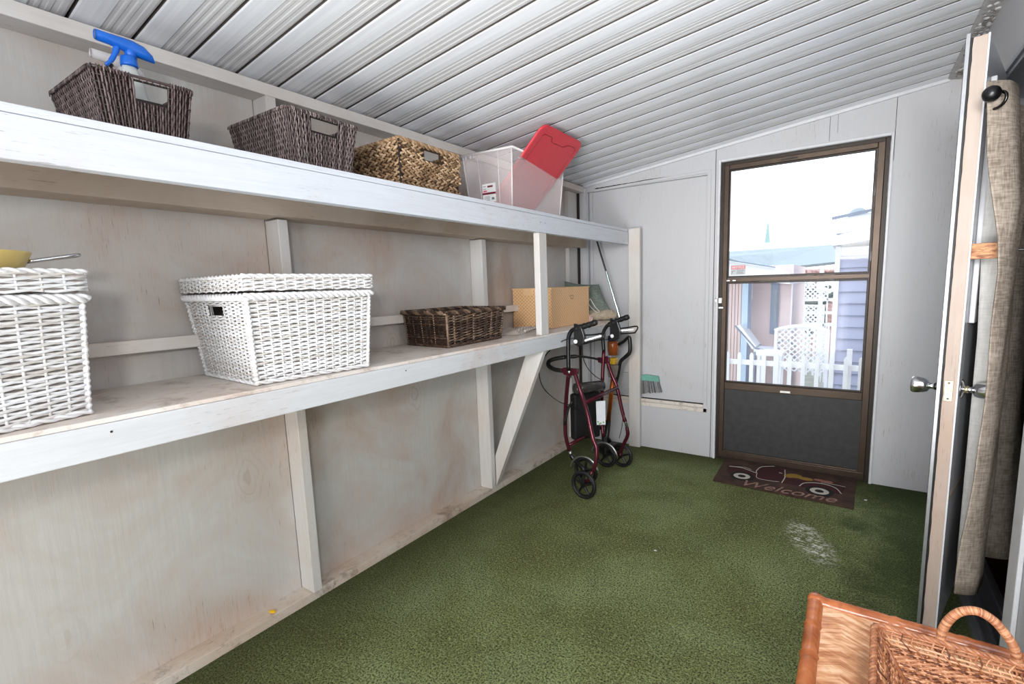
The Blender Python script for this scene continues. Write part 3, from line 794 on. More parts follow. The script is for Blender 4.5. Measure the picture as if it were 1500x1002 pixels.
b4 = [V((p.x, p.y, ZL+.0015)) for p in base]; ml.hexa(b4, [p+V((0, 0, .004)) for p in b4]); ml.build('core', M['core_dark'], root)
mb = MB(); rope(mb, [V((p.x, p.y, zt+.006)) for p in inset_plan(top, -.006)], .0062, .0058, 4, .085)
mb.build('rim', M['brown_wicker'], root, smooth=True)
mb = MB(); rope(mb, [V((p.x, p.y, ZL+.008)) for p in inset_plan(base, -.002)], .0036, .0042, 3, .06); mb.build('foot_braid', M['brown_wicker'], root, smooth=True)

# ---- beige storage box
def paper_weave(name, a, b, d):
    t = NT(name); sp_ = t.n.new('ShaderNodeSeparateXYZ'); t.link(t.tc.outputs['Object'], sp_.inputs[0])
    s1 = t.math('SINE', t.math('MULTIPLY', t.math('ADD', sp_.outputs[1], sp_.outputs[0]), 2*PI/.026))
    s2 = t.math('SINE', t.math('MULTIPLY', sp_.outputs[2], 2*PI/.022))
    pr = t.math('MULTIPLY', s1, s2); nz = t.noise(t.mapping(), 60, 3)
    f = t.math('ADD', pr, t.math('MULTIPLY', nz, .4))
    t.col(t.ramp(t.math('MULTIPLY_ADD', f, .4, .4), [(.25, lin(b)), (.6, lin(a)), (.93, lin(d))]))
    t.bump(f, .25, .003); t.set(Roughness=.5); return t.m
M['paper'] = paper_weave('beige_paper_weave', (220, 176, 128), (232, 192, 146), (176, 128, 84))
M['paper_edge'] = plain('beige_binding', (228, 190, 142), .5)
bx = thing('storage_box', (-1.71, 2.85, ZL), 'beige patterned open storage box behind the shelf post', 'box')
X0, X1, Y0, Y1, Z1 = -1.862, -1.568, 2.598, 3.115, 1.247
mb = MB().box(X1-.006, X1, Y0, Y1, ZL+.001, Z1).box(X0, X0+.006, Y0, Y1, ZL+.001, Z1).box(X0+.006, X1-.006, Y0, Y0+.006, ZL+.001, Z1).box(X0+.006, X1-.006, Y1-.006, Y1, ZL+.001, Z1).box(X0+.006, X1-.006, Y0+.006, Y1-.006, ZL+.001, ZL+.006)
mb.build('box_body', M['paper'], bx, bevel=.002)
MB().tube([(X1, Y0, Z1), (X1, Y1, Z1), (X0, Y1, Z1), (X0, Y0, Z1)], .0045, 6, False, closed=True).build('binding', M['paper_edge'], bx)
MB().box(-1.775, -1.705, Y0-.004, Y0-.0005, 1.205, 1.246).build('tab', M['paper_edge'], bx, bevel=.001)
mb = MB()
for dy in (-.022, .0, .022): mb.ell((X1+.002, 2.86+dy, 1.192+(.003 if dy == 0 else 0)), (.003, 0, 0), (0, .008, 0), (0, 0, .0025), 6, 4)
mb.tube(curve([(X1+.003, 2.84, 1.182), (X1+.006, 2.86, 1.172), (X1+.003, 2.88, 1.182)], 4), .0014, 5)
mb.build('handle', plain('dark_cord', (110, 84, 60), .6), bx)

# ---- things behind the box: cushion, canvas bag, cord roll
def fabric(name, a, b, scale=220, rough=.9):
    t = NT(name); n1 = t.noise(t.mapping((1, 1, .15)), scale, 2); n2 = t.noise(t.mapping((.15, .15, 1)), scale, 2); n3 = t.noise(t.mapping(), 6, 3)
    f = t.math('ADD', t.math('MULTIPLY', n1, .5), t.math('MULTIPLY', n2, .5)); f = t.math('ADD', f, t.math('MULTIPLY', t.math('SUBTRACT', n3, .5), .35))
    t.col(t.ramp(f, [(.35, lin(a)), (.65, lin(b))])); t.bump(f, .4, .0015); t.set(Roughness=rough); t.b.inputs['Specular IOR Level'].default_value = .15; return t.m
M['green_fab'] = fabric('sage_green_cotton', (96, 106, 98), (130, 140, 130))
M['beige_fab'] = fabric('beige_canvas', (158, 144, 124), (196, 184, 164))
M['white_fab'] = fabric('white_cotton', (206, 198, 190), (232, 226, 220))
cu = thing('cushion', (-1.70, 3.30, ZL+.02), 'sage green cushion leaning in the corner behind the beige box', 'cushion')
# cushion spanned by four corners: bottom-left, bottom-right, top-right, top-left
c0, c1, c2, c3 = V((-1.85, 3.19, 1.01)), V((-1.47, 3.33, 1.03)), V((-1.625, 3.40, 1.262)), V((-1.862, 3.29, 1.295))
nn_ = (c1-c0).cross(c3-c0).normalized()
def cush(side):
    def fn(u, v):
        p = lerp(lerp(c0, c1, u), lerp(c3, c2, u), v)
        e = (max(0, min(u, 1-u)*4)**.5)*(max(0, min(v, 1-v)*4)**.5); e = min(e, 1.2)
        pinch = 1-.0; cx_ = (c0+c1+c2+c3)/4
        bow = .10*(1-abs(2*u-1)**2.2)*abs(2*v-1)**3+.10*(1-abs(2*v-1)**2.2)*abs(2*u-1)**3
        p = p.lerp(cx_, bow)
        return p+nn_*side*(.034*e+.004*math.sin(u*17+v*9)*e)
    return fn
MB().grid(cush(1), 22, 22).grid(cush(-1), 22, 22).build('cover', M['green_fab'], cu, smooth=True)
bg = thing('canvas_bag', (-1.55, 3.25, ZL), 'rolled beige canvas bag with looped white straps at the far end of the lower shelf', 'bag')
ba, bb = V((-1.66, 3.235, 1.032)), V((-1.46, 3.345, 1.034))
def bagf(u, v):
    a = v*2*PI; d = (bb-ba).normalized(); w = V((-d.y, d.x, 0)); r = (.012+.026*min(1, 6*min(u, 1-u)+.15))*(1+.08*math.sin(u*23+3*a))
    p = ba.lerp(bb, u)+w*math.cos(a)*r*1.25+V((0, 0, max(-.033, math.sin(a)*r*1.05))); return p
mbg = MB().grid(bagf, 24, 18); k = len(mbg.v)
mbg.build('bag_body', M['beige_fab'], bg, smooth=True)
mb = MB().tube(curve([(-1.655, 3.20, 1.055), (-1.635, 3.19, 1.10), (-1.60, 3.19, 1.155), (-1.585, 3.185, 1.15), (-1.56, 3.20, 1.10), (-1.545, 3.235, 1.065), (-1.565, 3.235, 1.06), (-1.60, 3.215, 1.095), (-1.625, 3.205, 1.135)], 6), .0042, 6, flat=.5)
mb.tube(curve([(-1.66, 3.17, 1.12), (-1.64, 3.165, 1.10), (-1.625, 3.165, 1.06), (-1.64, 3.17, 1.04), (-1.665, 3.17, 1.05)], 6), .004, 6)
mb.build('strap', M['white_fab'], bg, smooth=True)
rl = thing('cord_roll', (-1.60, 3.15, ZL), 'small pink and white roll of cord against the right side of the beige box', 'roll')
mb = MB()
for k in range(5): mb.tube([V((-1.592+.0, 3.145+.02*math.cos(a), ZL+.026+.022*math.sin(a)))+V((k*.006, 0, 0)) for a in [2*PI*i/16 for i in range(16)]], .0042, 6, False, closed=True)
mb.build('coil', toned('pink_white_cord', (196, 120, 120), (226, 196, 190), (238, 230, 226)), rl, smooth=True)
# striped rag on the shelf left of the post
rg_ = thing('folded_cloth', (-1.66, 2.33, ZL), 'crumpled pale cloth lying on the lower shelf between the brown basket and the beige box', 'cloth')
t = NT('striped_cotton'); sp_ = t.n.new('ShaderNodeSeparateXYZ'); t.link(t.tc.outputs['Object'], sp_.inputs[0])
s1 = t.math('SINE', t.math('MULTIPLY', t.math('ADD', sp_.outputs[0], t.math('MULTIPLY', sp_.outputs[1], .4)), 620))
t.col(t.ramp(s1, [(.3, lin((206, 196, 188))), (.75, lin((158, 146, 140)))])); t.set(Roughness=.9); M['stripe'] = t.m
def ragf(z0, h, ph):
    def fn(u, v):
        x = -1.80+.24*v+.01*math.sin(u*9+ph); y = 2.17+.40*u+.012*math.sin(v*7+ph)
        e = min(1, 8*min(u, 1-u))*min(1, 8*min(v, 1-v))
        return V((x, y, z0+.002+e*(h+.006*math.sin(u*14+ph)*math.sin(v*9+ph)+.004*math.sin(u*31+v*12))))
    return fn
mb = MB().grid(ragf(ZL, .014, 1), 30, 18).grid(ragf(ZL, .0, 1), 4, 4)
mb.tube(curve([(-1.575, 2.30, ZL+.012), (-1.57, 2.36, ZL+.020), (-1.575, 2.44, ZL+.026), (-1.60, 2.47, ZL+.016)], 6), [.008]*19, 7)
mb.tube(curve([(-1.60, 2.22, ZL+.010), (-1.62, 2.34, ZL+.022), (-1.63, 2.45, ZL+.020)], 6), .009, 7)
mb.build('folds', M['stripe'], rg_, smooth=True)

# ------------------------------------------------------------------ clear tote with red lid
tt = thing('plastic_tote', (-1.59, 2.33, ZU), 'milky clear plastic tote on the upper shelf with a red lid standing in it', 'box')
top = [V((-1.437, 2.040)), V((-1.470, 2.610)), V((-1.772, 2.592)), V((-1.739, 2.022))]
base = inset_plan(top, .022)
mb = MB(); W = walls(base, top, ZU+.002, 1.945)
for Q in W:
    n_ = (Q[1]-Q[0]).cross(Q[3]-Q[0]).normalized()
    mb.hexa([Q[0], Q[1], Q[1]-n_*.0025, Q[0]-n_*.0025], [Q[3], Q[2], Q[2]-n_*.0025, Q[3]-n_*.0025])
b4 = [V((p.x, p.y, ZU+.002)) for p in base]; mb.hexa(b4, [p+V((0, 0, .003)) for p in b4])
mb.build('tub', M['clear_plastic'], tt)
mb = MB()
mb.tube([V((p.x, p.y, 1.946)) for p in inset_plan(top, -.004)], .0065, 6, False, closed=True)
for Q in W: mb.tube([Q[0], Q[3]], .004, 6)
# end ribs on the short near wall
Q = W[3]
for u in (.30, .72): mb.tube([quadpt(Q, u, 0), quadpt(Q, u, 1)], .0022, 5)
for u in (.08, .18, .25): mb.obox(quadpt(Q, u, .93)-V((0, .009, 0)), (-.006, 0, 0), (0, .008, 0), (0, 0, .016))
Q = W[0]
for u in (.2, .205): mb.obox(quadpt(Q, .10, .86), (.004, 0, 0), (0, .05, 0), (0, 0, .004))
mb.build('tub_rim', M['clear_rim'], tt, smooth=True)
# printed label on the short wall
Q = W[3]; n_ = (Q[1]-Q[0]).cross(Q[3]-Q[0]).normalized()
def lp(u, w, d=.0012): return quadpt(Q, u, w)+n_*d
def lpatch(mb, u0, u1, w0, w1, d): return mb.hexa([lp(u0, w0, d), lp(u1, w0, d), lp(u1, w0, d-.0006), lp(u0, w0, d-.0006)], [lp(u0, w1, d), lp(u1, w1, d), lp(u1, w1, d-.0006), lp(u0, w1, d-.0006)])
LU0, LU1, LW0, LW1 = .34, .64, .15, .47
def fl(u): return u
MBx = MB(); lpatch(MBx, LU0, LU1, LW0, LW1, .0014); lb = MBx.build('label', M['white_plastic'], tt)
m2 = MB(); lpatch(m2, LU0, LU1, .285, .32, .0022); lpatch(m2, .46, .58, .405, .435, .0022); m2.build('label_band', plain('maroon_print', (112, 24, 44), .5), lb)
m2 = MB(); lpatch(m2, .36, .44, .33, .36, .0022); m2.build('label_red', plain('pink_print', (224, 110, 124), .5), lb)
gp = plain('grey_print', (120, 124, 128), .5)
for q in [(.37, .50, .185+.02*k, .192+.02*k) for k in range(4)]+[(.54, .60, .19, .23), (.36, .43, .42, .43), (.36, .43, .38, .388)]:
    lpatch(MB(), *q, .0022).build('label_print', gp, lb)
# red lid
rd = thing('tote_lid', (-1.66, 2.34, 1.68), 'red plastic lid standing tilted inside the clear tote and leaning on its rim', 'lid')
p0 = V((-1.727, 2.14, 1.667)); ptop = aty(795, 180, 2.14); ue = (ptop-p0).normalized(); Lh = (ptop-p0).length
ve = V((.045, 1, 0)).normalized(); ve = (ve-ue*ve.dot(ue)).normalized(); nn_ = ue.cross(ve)   # thickness dir
if nn_.z > 0: nn_ = -nn_
Wd = .405
def rr_poly(u0, u1, v0, v1, r, off, steps=5):
    pts = []
    for cx_, cy_, a0 in ((u1-r, v1-r, 0), (u0+r, v1-r, PI/2), (u0+r, v0+r, PI), (u1-r, v0+r, 3*PI/2)):
        for k in range(steps+1):
            a = a0+PI/2*k/steps; pts.append(p0+ue*(cx_+r*math.cos(a))+ve*(cy_+r*math.sin(a))+nn_*off)
    return pts
MB().prism(rr_poly(0, Lh, 0, Wd, .045, .0), nn_*.012).build('lid_plate', M['red_lid'], rd, bevel=.004)
MB().tube(rr_poly(.002, Lh-.002, .002, Wd-.002, .045, .004), .0065, 8, False, closed=True).build('lid_rim', M['red_lid'], rd, smooth=True)
g_ = lambda u, v: p0+ue*u+ve*v+nn_*.0125
MB().tube(curve([g_(.20, .035), g_(Lh-.10, .035), g_(Lh-.045, .045), g_(Lh-.040, .09)], 5)+curve([g_(Lh-.040, .12), g_(Lh-.062, .14), g_(Lh-.062, .20), g_(Lh-.062, .25), g_(Lh-.045, .275)], 5)+curve([g_(Lh-.04, .30), g_(Lh-.045, Wd-.045), g_(Lh-.10, Wd-.035), g_(.20, Wd-.035)], 5), .0022, 5).build('groove', M['red_lid_dark'], rd)

# ------------------------------------------------------------------ spray bottles in basket 1
def sprayer(name, base_z, cx_, cy_, bodymat, headmat, trigmat, lab, scale=1.0, lean=0.0, collar=None, cat='bottle'):
    root = thing(name, (cx_, cy_, base_z), lab, cat)
    s = scale
    prof_ = [(.002, 0), (.034, 0), (.038, .006), (.038, .08), (.035, .10), (.030, .118), (.026, .135), (.024, .150), (.020, .168), (.0145, .186), (.013, .196)]
    MB().lathe([(r*s, h*s) for r, h in prof_], (cx_, cy_, base_z), n=28, sx=.8, sy=1.12).build('bottle_body', bodymat, root, smooth=True)
    z = base_z+.190*s
    MB().lathe([(.002, 0), (.0175*s, 0), (.0185*s, .004), (.0165*s, .022*s), (.011*s, .026*s), (.002, .027*s)], (cx_, cy_, z), n=24).build('collar', collar or headmat, root, smooth=True)
    # head: swept along Y (nozzle towards -Y)
    z2 = z+.048*s
    sec = [(-.062, .010, .011, .006), (-.058, .0125, .0125, .006), (-.035, .0125, .013, .005), (-.012, .013, .0155, .003), (.012, .014, .018, .0), (.034, .014, .016, -.004), (.050, .011, .009, -.012), (.056, .003, .003, -.018)]
    mb = MB(); k0 = 0; nseg = 14
    for y, rx_, rz_, dz in sec:
        for j in range(nseg):
            a = 2*PI*j/nseg; mb.v.append((cx_+rx_*s*math.cos(a), cy_+y*s, z2+dz*s+rz_*s*math.sin(a))); mb.t.append(.5)
    for i in range(len(sec)-1):
        for j in range(nseg):
            j2 = (j+1) % nseg; mb.face(i*nseg+j, i*nseg+j2, (i+1)*nseg+j2, (i+1)*nseg+j)
    mb.face(*range(nseg)); mb.face(*[(len(sec)-1)*nseg+j for j in range(nseg-1, -1, -1)])
    mb.tube([(cx_, cy_+.006*s, z+.02*s), (cx_, cy_+.006*s, z2)], [.012*s, .013*s], 10)
    mb.build('spray_head', headmat, root, smooth=True)
    tr = curve([(cx_, cy_-.020*s, z2-.006*s), (cx_, cy_-.026*s, z2-.024*s), (cx_, cy_-.036*s, z2-.044*s), (cx_, cy_-.048*s, z2-.058*s)], 4)
    MB().tube(tr, [.007*s]*4+[.0055*s]*5+[.004*s]*4, 8).build('trigger', trigmat, root, smooth=True)
    return root
sprayer('spray_bottle', ZU+.008, -1.60, .556, M['bottle'], M['blue'], M['blue'], 'grey spray bottle with a bright blue trigger head in the dark brown basket', 1.04)
sprayer('spray_bottle', ZU+.008, -1.675, .560, M['white_plastic'], M['clear_rim'], M['black'], 'white spray bottle with a black trigger behind the blue-headed one', .96)

# ------------------------------------------------------------------ broom
pr_ = thing('metal_rod', (-1.48, 3.40, ZL), 'thin black and silver metal rod leaning up from the far end of the lower shelf', 'rod')
ha, hb = aty(872, 345, 3.447), aty(909.5, 471, 3.436)
MB().tube([ha, ha.lerp(hb, .42)], .0068, 8).build('upper_tube', M['black'], pr_)
MB().tube([ha.lerp(hb, .42), hb], .0072, 8).build('lower_tube', plain('green_grey_steel', (150, 166, 160), .22, .85), pr_)
MB().tube([hb-(hb-ha).normalized()*.02, hb+(hb-ha).normalized()*.004], .009, 8).build('foot', M['rubber'], pr_)
br = thing('hand_broom', (-1.26, 3.52, .40), 'hand broom with teal head and grey bristles on the back wall sill', 'broom')
M['teal'] = plain('teal_plastic', (110, 168, 152), .4)
MB().prism([(-1.36, 3.508, .520), (-1.19, 3.508, .520), (-1.20, 3.508, .562), (-1.29, 3.508, .568), (-1.36, 3.508, .56)], (0, .028, 0)).build('broom_head', M['teal'], br, bevel=.004)
MB().tube([(-1.35, 3.522, .545), (-1.40, 3.522, .56)], .010, 10).build('handle', M['teal'], br)
dp = thing('dustpan', (-1.45, 3.52, RZ0), 'pale grey dustpan standing on the sill behind the walking frame', 'dustpan')
MB().prism([(-1.53, 3.508, .388), (-1.40, 3.508, .388), (-1.395, 3.508, .44), (-1.40, 3.508, .54), (-1.43, 3.508, .575), (-1.50, 3.508, .575), (-1.53, 3.508, .54)], (0, .010, 0)).build('pan', plain('pale_grey_plastic', (166, 166, 168), .4), dp, bevel=.003)
MB().tube([(-1.535, 3.509, .387), (-1.40, 3.509, .387), (-1.390, 3.509, .44), (-1.395, 3.509, .54)], .005, 6).build('edge', M['black'], dp)
mb = MB(); random.seed(5)
for i in range(34):
    for q in range(3):
        u = i/33; x = -1.355+.16*u; y = 3.512+.009*q
        mb.tube([(x, y, .522), (x+.03*(u-.15)+random.uniform(-.002, .002), y-.001+random.uniform(-.002, .002), .412+.030*u+random.uniform(-.004, .004))], .0017, 4, True, random.random())
mb.build('bristles', toned('grey_bristles', (70, 70, 72), (120, 120, 122), (180, 180, 182)), br)

# ------------------------------------------------------------------ rollator
ro = thing('rollator', (-1.36, 2.72, 0), 'folded burgundy walking frame with black handles and four wheels beside the corner post', 'walker')
A = aty
def wheel(px, py, Y, R_, hub=True, zc_=None, nm='wheel', axis=(.10, 1, 0)):
    c = A(px, py, Y)
    if zc_ is not None: c.z = zc_
    ax = V(axis).normalized(); u = ax.cross(V((0, 0, 1))).normalized(); w = V((0, 0, 1))
    mb = MB()
    mb.tube([c+u*math.cos(a)*(R_-.010)+w*math.sin(a)*(R_-.010) for a in [2*PI*i/40 for i in range(40)]], .0105, 10, False, closed=True, flat=1.0)
    ob = mb.build(nm, M['rubber'], ro, smooth=True)
    mb = MB()
    mb.tube([c+u*math.cos(a)*(R_-.021)+w*math.sin(a)*(R_-.021) for a in [2*PI*i/40 for i in range(40)]], .0055, 8, False, closed=True)
    for k in range(5):
        a = 2*PI*k/5+.3; d = u*math.cos(a)+w*math.sin(a)
        mb.tube([c+d*.012, c+d*(R_-.02)], [.0085, .0055], 8)
    mb.cyl(c-ax*.014, c+ax*.014, .015, 16); mb.cyl(c-ax*.018, c-ax*.0141, .006, 10)
    mb.build('spokes', M['black'], ob, smooth=False)
    return c
w1 = wheel(855, 708, 2.44, .086, zc_=.087)
w2 = wheel(858, 684, 2.60, .086, zc_=.110)
w3 = wheel(887, 657, 2.92, .084, zc_=.105)
w4 = wheel(910.5, 667, 3.02, .084, zc_=.085)
# brake hoops (silver) over the second wheel
for c in (w2, w3):
    mb = MB(); mb.tube([c+V((math.cos(a)*.094, -.02, math.sin(a)*.094)) for a in [.1+PI*.95*i/16 for i in range(17)]], .006, 8)
    mb.build('brake_hoop', M['steel'], ro, smooth=True)
def side_frame(pts_front, pts_back, r=.0125):
    MB().tube(curve(pts_front, 6), r, 12).build('frame_tube', M['burgundy'], ro, smooth=True)
    MB().tube(curve(pts_back, 6), r, 12).build('frame_tube', M['burgundy'], ro, smooth=True)
# near side
nf = [A(841, 543, 2.52), A(851, 575, 2.53), A(860, 604, 2.50), A(868, 640, 2.47), A(874, 657, 2.46), A(873, 676, 2.45), A(869, 690, 2.45)]
nb = [A(833, 545, 2.53), A(829, 590, 2.58), A(828, 620, 2.59), A(829, 640, 2.59), A(834, 660, 2.60)]
side_frame(nf, nb)
# far side
ff = [A(887.5, 522, 2.99), A(896, 548, 3.0), A(904, 568, 3.0), A(911, 600, 3.0), A(916, 618, 3.0)]
MB().tube(curve(ff, 6), .0125, 12).build('frame_tube', M['burgundy'], ro, smooth=True)
MB().tube([A(913.5, 608, 3.0), A(919, 627, 3.0)], .0105, 12).build('inner_tube', M['steel'], ro, smooth=True)
MB().tube(curve([A(918.5, 626, 3.0), A(919.5, 637, 3.0), A(914, 650, 3.01), A(908, 665, 3.015)], 5), .0125, 12).build('frame_tube', M['burgundy'], ro, smooth=True)
MB().tube(curve([A(884.5, 514, 2.98), A(883, 545, 2.97), A(882, 572, 2.96), A(881, 610, 2.95), A(884, 640, 2.93)], 5), .0125, 12).build('frame_tube', M['burgundy'], ro, smooth=True)
# brackets
MB().prism([A(820, 541, 2.51), A(824, 539, 2.51), A(846, 541, 2.51), A(845, 549, 2.51), A(832, 551, 2.51), A(826, 549, 2.51)], (0, .026, 0)).build('bracket', M['burgundy'], ro, bevel=.003)
MB().prism([A(874, 524, 2.975), A(892, 524, 2.975), A(892, 531, 2.975), A(884, 534, 2.975), A(876, 531, 2.975)], (0, .026, 0)).build('bracket', M['burgundy'], ro, bevel=.003)
# handles
def handle(Y, pts_tube, grip, lever_top, lever_end, lever_low, pivot):
    MB().tube(curve([A(x, y, Y) for x, y in pts_tube], 6), .0125, 12).build('handle_tube', M['black'], ro, smooth=True)
    g = curve([A(x, y, Y) for x, y in grip], 5)
    hg = MB().tube(g, [.0165+.0018*math.sin(i*2.0) for i in range(len(g))], 12).build('grip', M['rubber'], ro, smooth=True)
    c = A(*pivot, Y)
    mb = MB(); mb.prism([A(x, y, Y-.014) for x, y in [(pivot[0]-5, pivot[1]-26), (pivot[0]+6, pivot[1]-22), (pivot[0]+11, pivot[1]-6), (pivot[0]+9, pivot[1]+4), (pivot[0]+2, pivot[1]+8), (pivot[0]-5, pivot[1]+4), (pivot[0]-5, pivot[1]-10)]], (0, .028, 0))
    mb.build('brake_body', M['black'], ro, bevel=.004)
    MB().lathe([(.001, 0), (.012, 0), (.012, .003), (.001, .004)], c+V((.0, -.0145, 0)), (0, -1, 0), 20, sx=1).build('brake_badge', M['white_plastic'], ro)
    lp_ = [A(x, y, Y) for x, y in lever_top+lever_end+lever_low]
    MB().tube(curve(lp_, 5), .0048, 8).build('brake_lever', M['black'], ro, smooth=True)
    a_, b_ = lever_low[-1], lever_low[0]; mb = MB()
    for k in range(7):
        u = .12+.76*k/6; q = A(a_[0]+(b_[0]-a_[0])*u, a_[1]+(b_[1]-a_[1])*u-4.5, Y)
        mb.ell(q, (.012, 0, .002), (0, .005, 0), (0, 0, .0075), 8, 5)
    mb.build('lever_grip', M['white_plastic'], ro, smooth=True)
handle(2.50, [(833, 543), (832.5, 510), (833, 494), (837, 485), (844, 481)], [(843, 482), (852, 479), (862, 476), (874, 472)],
       [(853, 491), (868, 490.5)], [(883, 488.5), (886, 490), (884.5, 495)], [(882, 496), (868, 500), (855, 504)], (845, 500))
handle(2.96, [(884.5, 514), (883.5, 500), (884, 487), (889, 478), (894, 475)], [(892, 476), (900, 472), (909, 468), (921, 464)],
       [(905, 481.5), (918, 480)], [(932, 478), (934, 481), (931, 486)], [(929, 487.5), (917, 488.5), (906, 489)], (898, 492))
MB().tube([A(833, 540, 2.51), A(835.5, 552, 2.53)], .0115, 12).build('height_tube', M['steel'], ro, smooth=True)
# backrest strap
st_ = curve([A(824, 543, 2.53), A(812, 541, 2.585), A(804, 536, 2.61), A(804, 530, 2.65), A(812, 526, 2.68), A(828, 523, 2.70)], 6)
MB().tube(st_, .014, 10).build('back_pad', M['dark_fabric'], ro, smooth=True)
MB().tube(curve([A(828, 523, 2.70), A(846, 522, 2.72), A(858, 523, 2.80), A(870, 525, 2.92), A(878, 527, 2.975)], 6), [.012]*6+[.0075]*19, 10).build('back_strap', M['dark_fabric'], ro, smooth=True)
# cross members
MB().tube([A(857, 590, 2.52), A(904, 568, 2.99)], .0125, 12).build('cross_bar', M['burgundy'], ro, smooth=True)
MB().tube([A(834, 652, 2.60), A(866, 634, 2.86)], .0115, 12).build('cross_bar', M['burgundy'], ro, smooth=True)
MB().tube([A(866, 634, 2.86), A(885, 624, 2.97)], .0105, 12).build('cross_bar', M['burgundy'], ro, smooth=True)
MB().tube([A(834, 660, 2.60), A(837, 667, 2.60)], .011, 12).build('caster_stem', M['steel'], ro, smooth=True)
# forks
MB().tube(curve([A(836, 666, 2.60), A(842, 674, 2.60), w2+V((-.01, -.02, .02)), w2+V((0, -.02, 0))], 4), .014, 10).build('fork', M['black'], ro, smooth=True)
MB().tube([A(870, 686, 2.45), w1+V((.02, .02, .03)), w1+V((0, .02, 0))], .010, 10).build('fork', M['burgundy'], ro, smooth=True)
MB().tube([A(908, 663, 3.015), w4+V((.0, -.018, 0))], .014, 10).build('fork', M['burgundy'], ro, smooth=True)
MB().tube([A(884, 640, 2.93), w3+V((0, .018, .03)), w3+V((0, .018, 0))], .016, 10).build('fork', M['black'], ro, smooth=True)
# folded seat bag
def slab(name, pts, th, mat, bev): return MB().prism(pts, th).build(name, mat, ro, bevel=bev)
q0, q1, q2, q3 = V((-1.475, 2.70, .56)), V((-1.375, 2.90, .55)), V((-1.385, 2.90, .235)), V((-1.475, 2.70, .25))
MB().prism([q0, q1, q2, q3], (-.05, .025, 0)).build('seat_bag', M['dark_fabric'], ro, bevel=.014)
mb = MB(); a, b = V((-1.475, 2.70, .598)), V((-1.36, 2.90, .595))
mb.tube([a, a.lerp(b, .04), a.lerp(b, .96), b], [.018, .036, .036, .018], 16)
mb.build('rolled_seat', plain('black_vinyl', (54, 52, 50), .18, var=.15), ro, smooth=True)
MB().prism([A(873, 588, 2.80), A(886.5, 587, 2.80), A(887, 622, 2.80), A(874, 622.5, 2.80)], (0, .0015, 0)).build('paper_tag', plain('white_card', (226, 230, 236), .5, var=.03), ro)
mb = MB()
for px, py in ((876, 618), (880, 620), (884, 618.5), (878, 621)): mb.ell(A(px, py, 2.7985), (.007, 0, 0), (0, .001, 0), (0, 0, .005), 8, 4)
mb.build('tag_print', plain('green_print', (120, 160, 84), .5), ro)
# cables
MB().tube(curve([A(846, 495, 2.50), A(825, 499, 2.44), A(802, 517, 2.42), A(790, 542, 2.44), A(796, 568, 2.52), A(818, 588, 2.57), A(836, 594, 2.57), A(848, 602, 2.55), A(862, 618, 2.49)], 7), .0032, 6).build('brake_cable', M['black'], ro, smooth=True)
MB().tube(curve([A(853, 505, 2.56), A(854, 522, 2.62), A(860, 538, 2.72), A(872, 551, 2.88), A(884, 558, 2.96)], 7), .0028, 6).build('brake_cable', M['black'], ro, smooth=True)
MB().tube(curve([A(906, 488, 2.98), A(896, 496, 2.96), A(884, 498, 2.95), A(862, 500, 2.86), A(851, 507, 2.70)], 7), .0028, 6).build('brake_cable', M['black'], ro, smooth=True)
MB().tube(curve([A(913, 605, 3.0), A(911, 625, 3.0), A(907, 642, 3.0)], 5), .0025, 6).build('brake_cable', M['black'], ro, smooth=True)
mb = MB().tube(curve([A(838, 588, 2.58), A(832, 600, 2.58), A(827, 622, 2.58)], 4), .0085, 8); mb.build('strap', M['dark_fabric'], ro, smooth=True)

# ------------------------------------------------------------------ stick vacuum behind the walker
va = thing('stick_vacuum', (-1.46, 3.27, 0), 'upright stick vacuum with amber dust cup and orange tube behind the walking frame', 'vacuum')
Yv = 3.27
c = A(898, 509, Yv); MB().lathe([(.002, -.058), (.036, -.055), (.041, -.02), (.041, .03), (.038, .048), (.002, .05)], c, n=28).build('dust_cup', M['amber'], va, smooth=True)
MB().lathe([(.002, 0), (.038, 0), (.040, .014), (.034, .036), (.02, .042), (.002, .043)], c+V((0, 0, .051)), n=24).build('motor_cap', plain('dark_blue_plastic', (30, 34, 66), .35), va, smooth=True)
MB().lathe([(.002, 0), (.020, 0), (.020, .09), (.002, .09)], c+V((0, .0, -.045)), n=18).build('cyclone', M['copper'], va, smooth=True)
c2 = A(898.5, 528, Yv); MB().box(c2.x-.030, c2.x+.022, c2.y-.03, c2.y+.03, c2.z-.026, c2.z+.020).build('yellow_sticker', M['yellow_label'], va, bevel=.006)
c3 = A(896.5, 543, Yv); MB().prism([A(888, 535, Yv-.02), A(906, 535, Yv-.02), A(903, 553, Yv-.02), A(891, 553, Yv-.02)], (0, .05, 0)).build('body', plain('warm_grey_plastic', (120, 108, 98), .4), va, bevel=.006)
hp = curve([A(906, 505, Yv), A(914, 500, Yv), A(921, 494, Yv), A(923, 502, Yv), A(922.5, 516, Yv), A(916, 523, Yv), A(909, 530, Yv), A(906, 545, Yv), A(902, 562, Yv)], 5)
MB().tube(hp, [.013]*10+[.016]*16+[.015]*15, 10, flat=.9).build('handle', M['black'], va, smooth=True)
MB().tube([A(898, 553, Yv), A(895, 580, Yv), A(891, 617, Yv)], .0165, 14).build('tube', M['copper'], va, smooth=True)
MB().tube([A(891, 616, Yv), A(888.5, 640, Yv), V((-1.50, 3.27, .07))], [.021, .021, .03], 12).build('lower_joint', M['black'], va, smooth=True)
MB().box(-1.60, -1.42, 3.20, 3.33, .001, .065).build('floor_head', M['black'], va, bevel=.018)

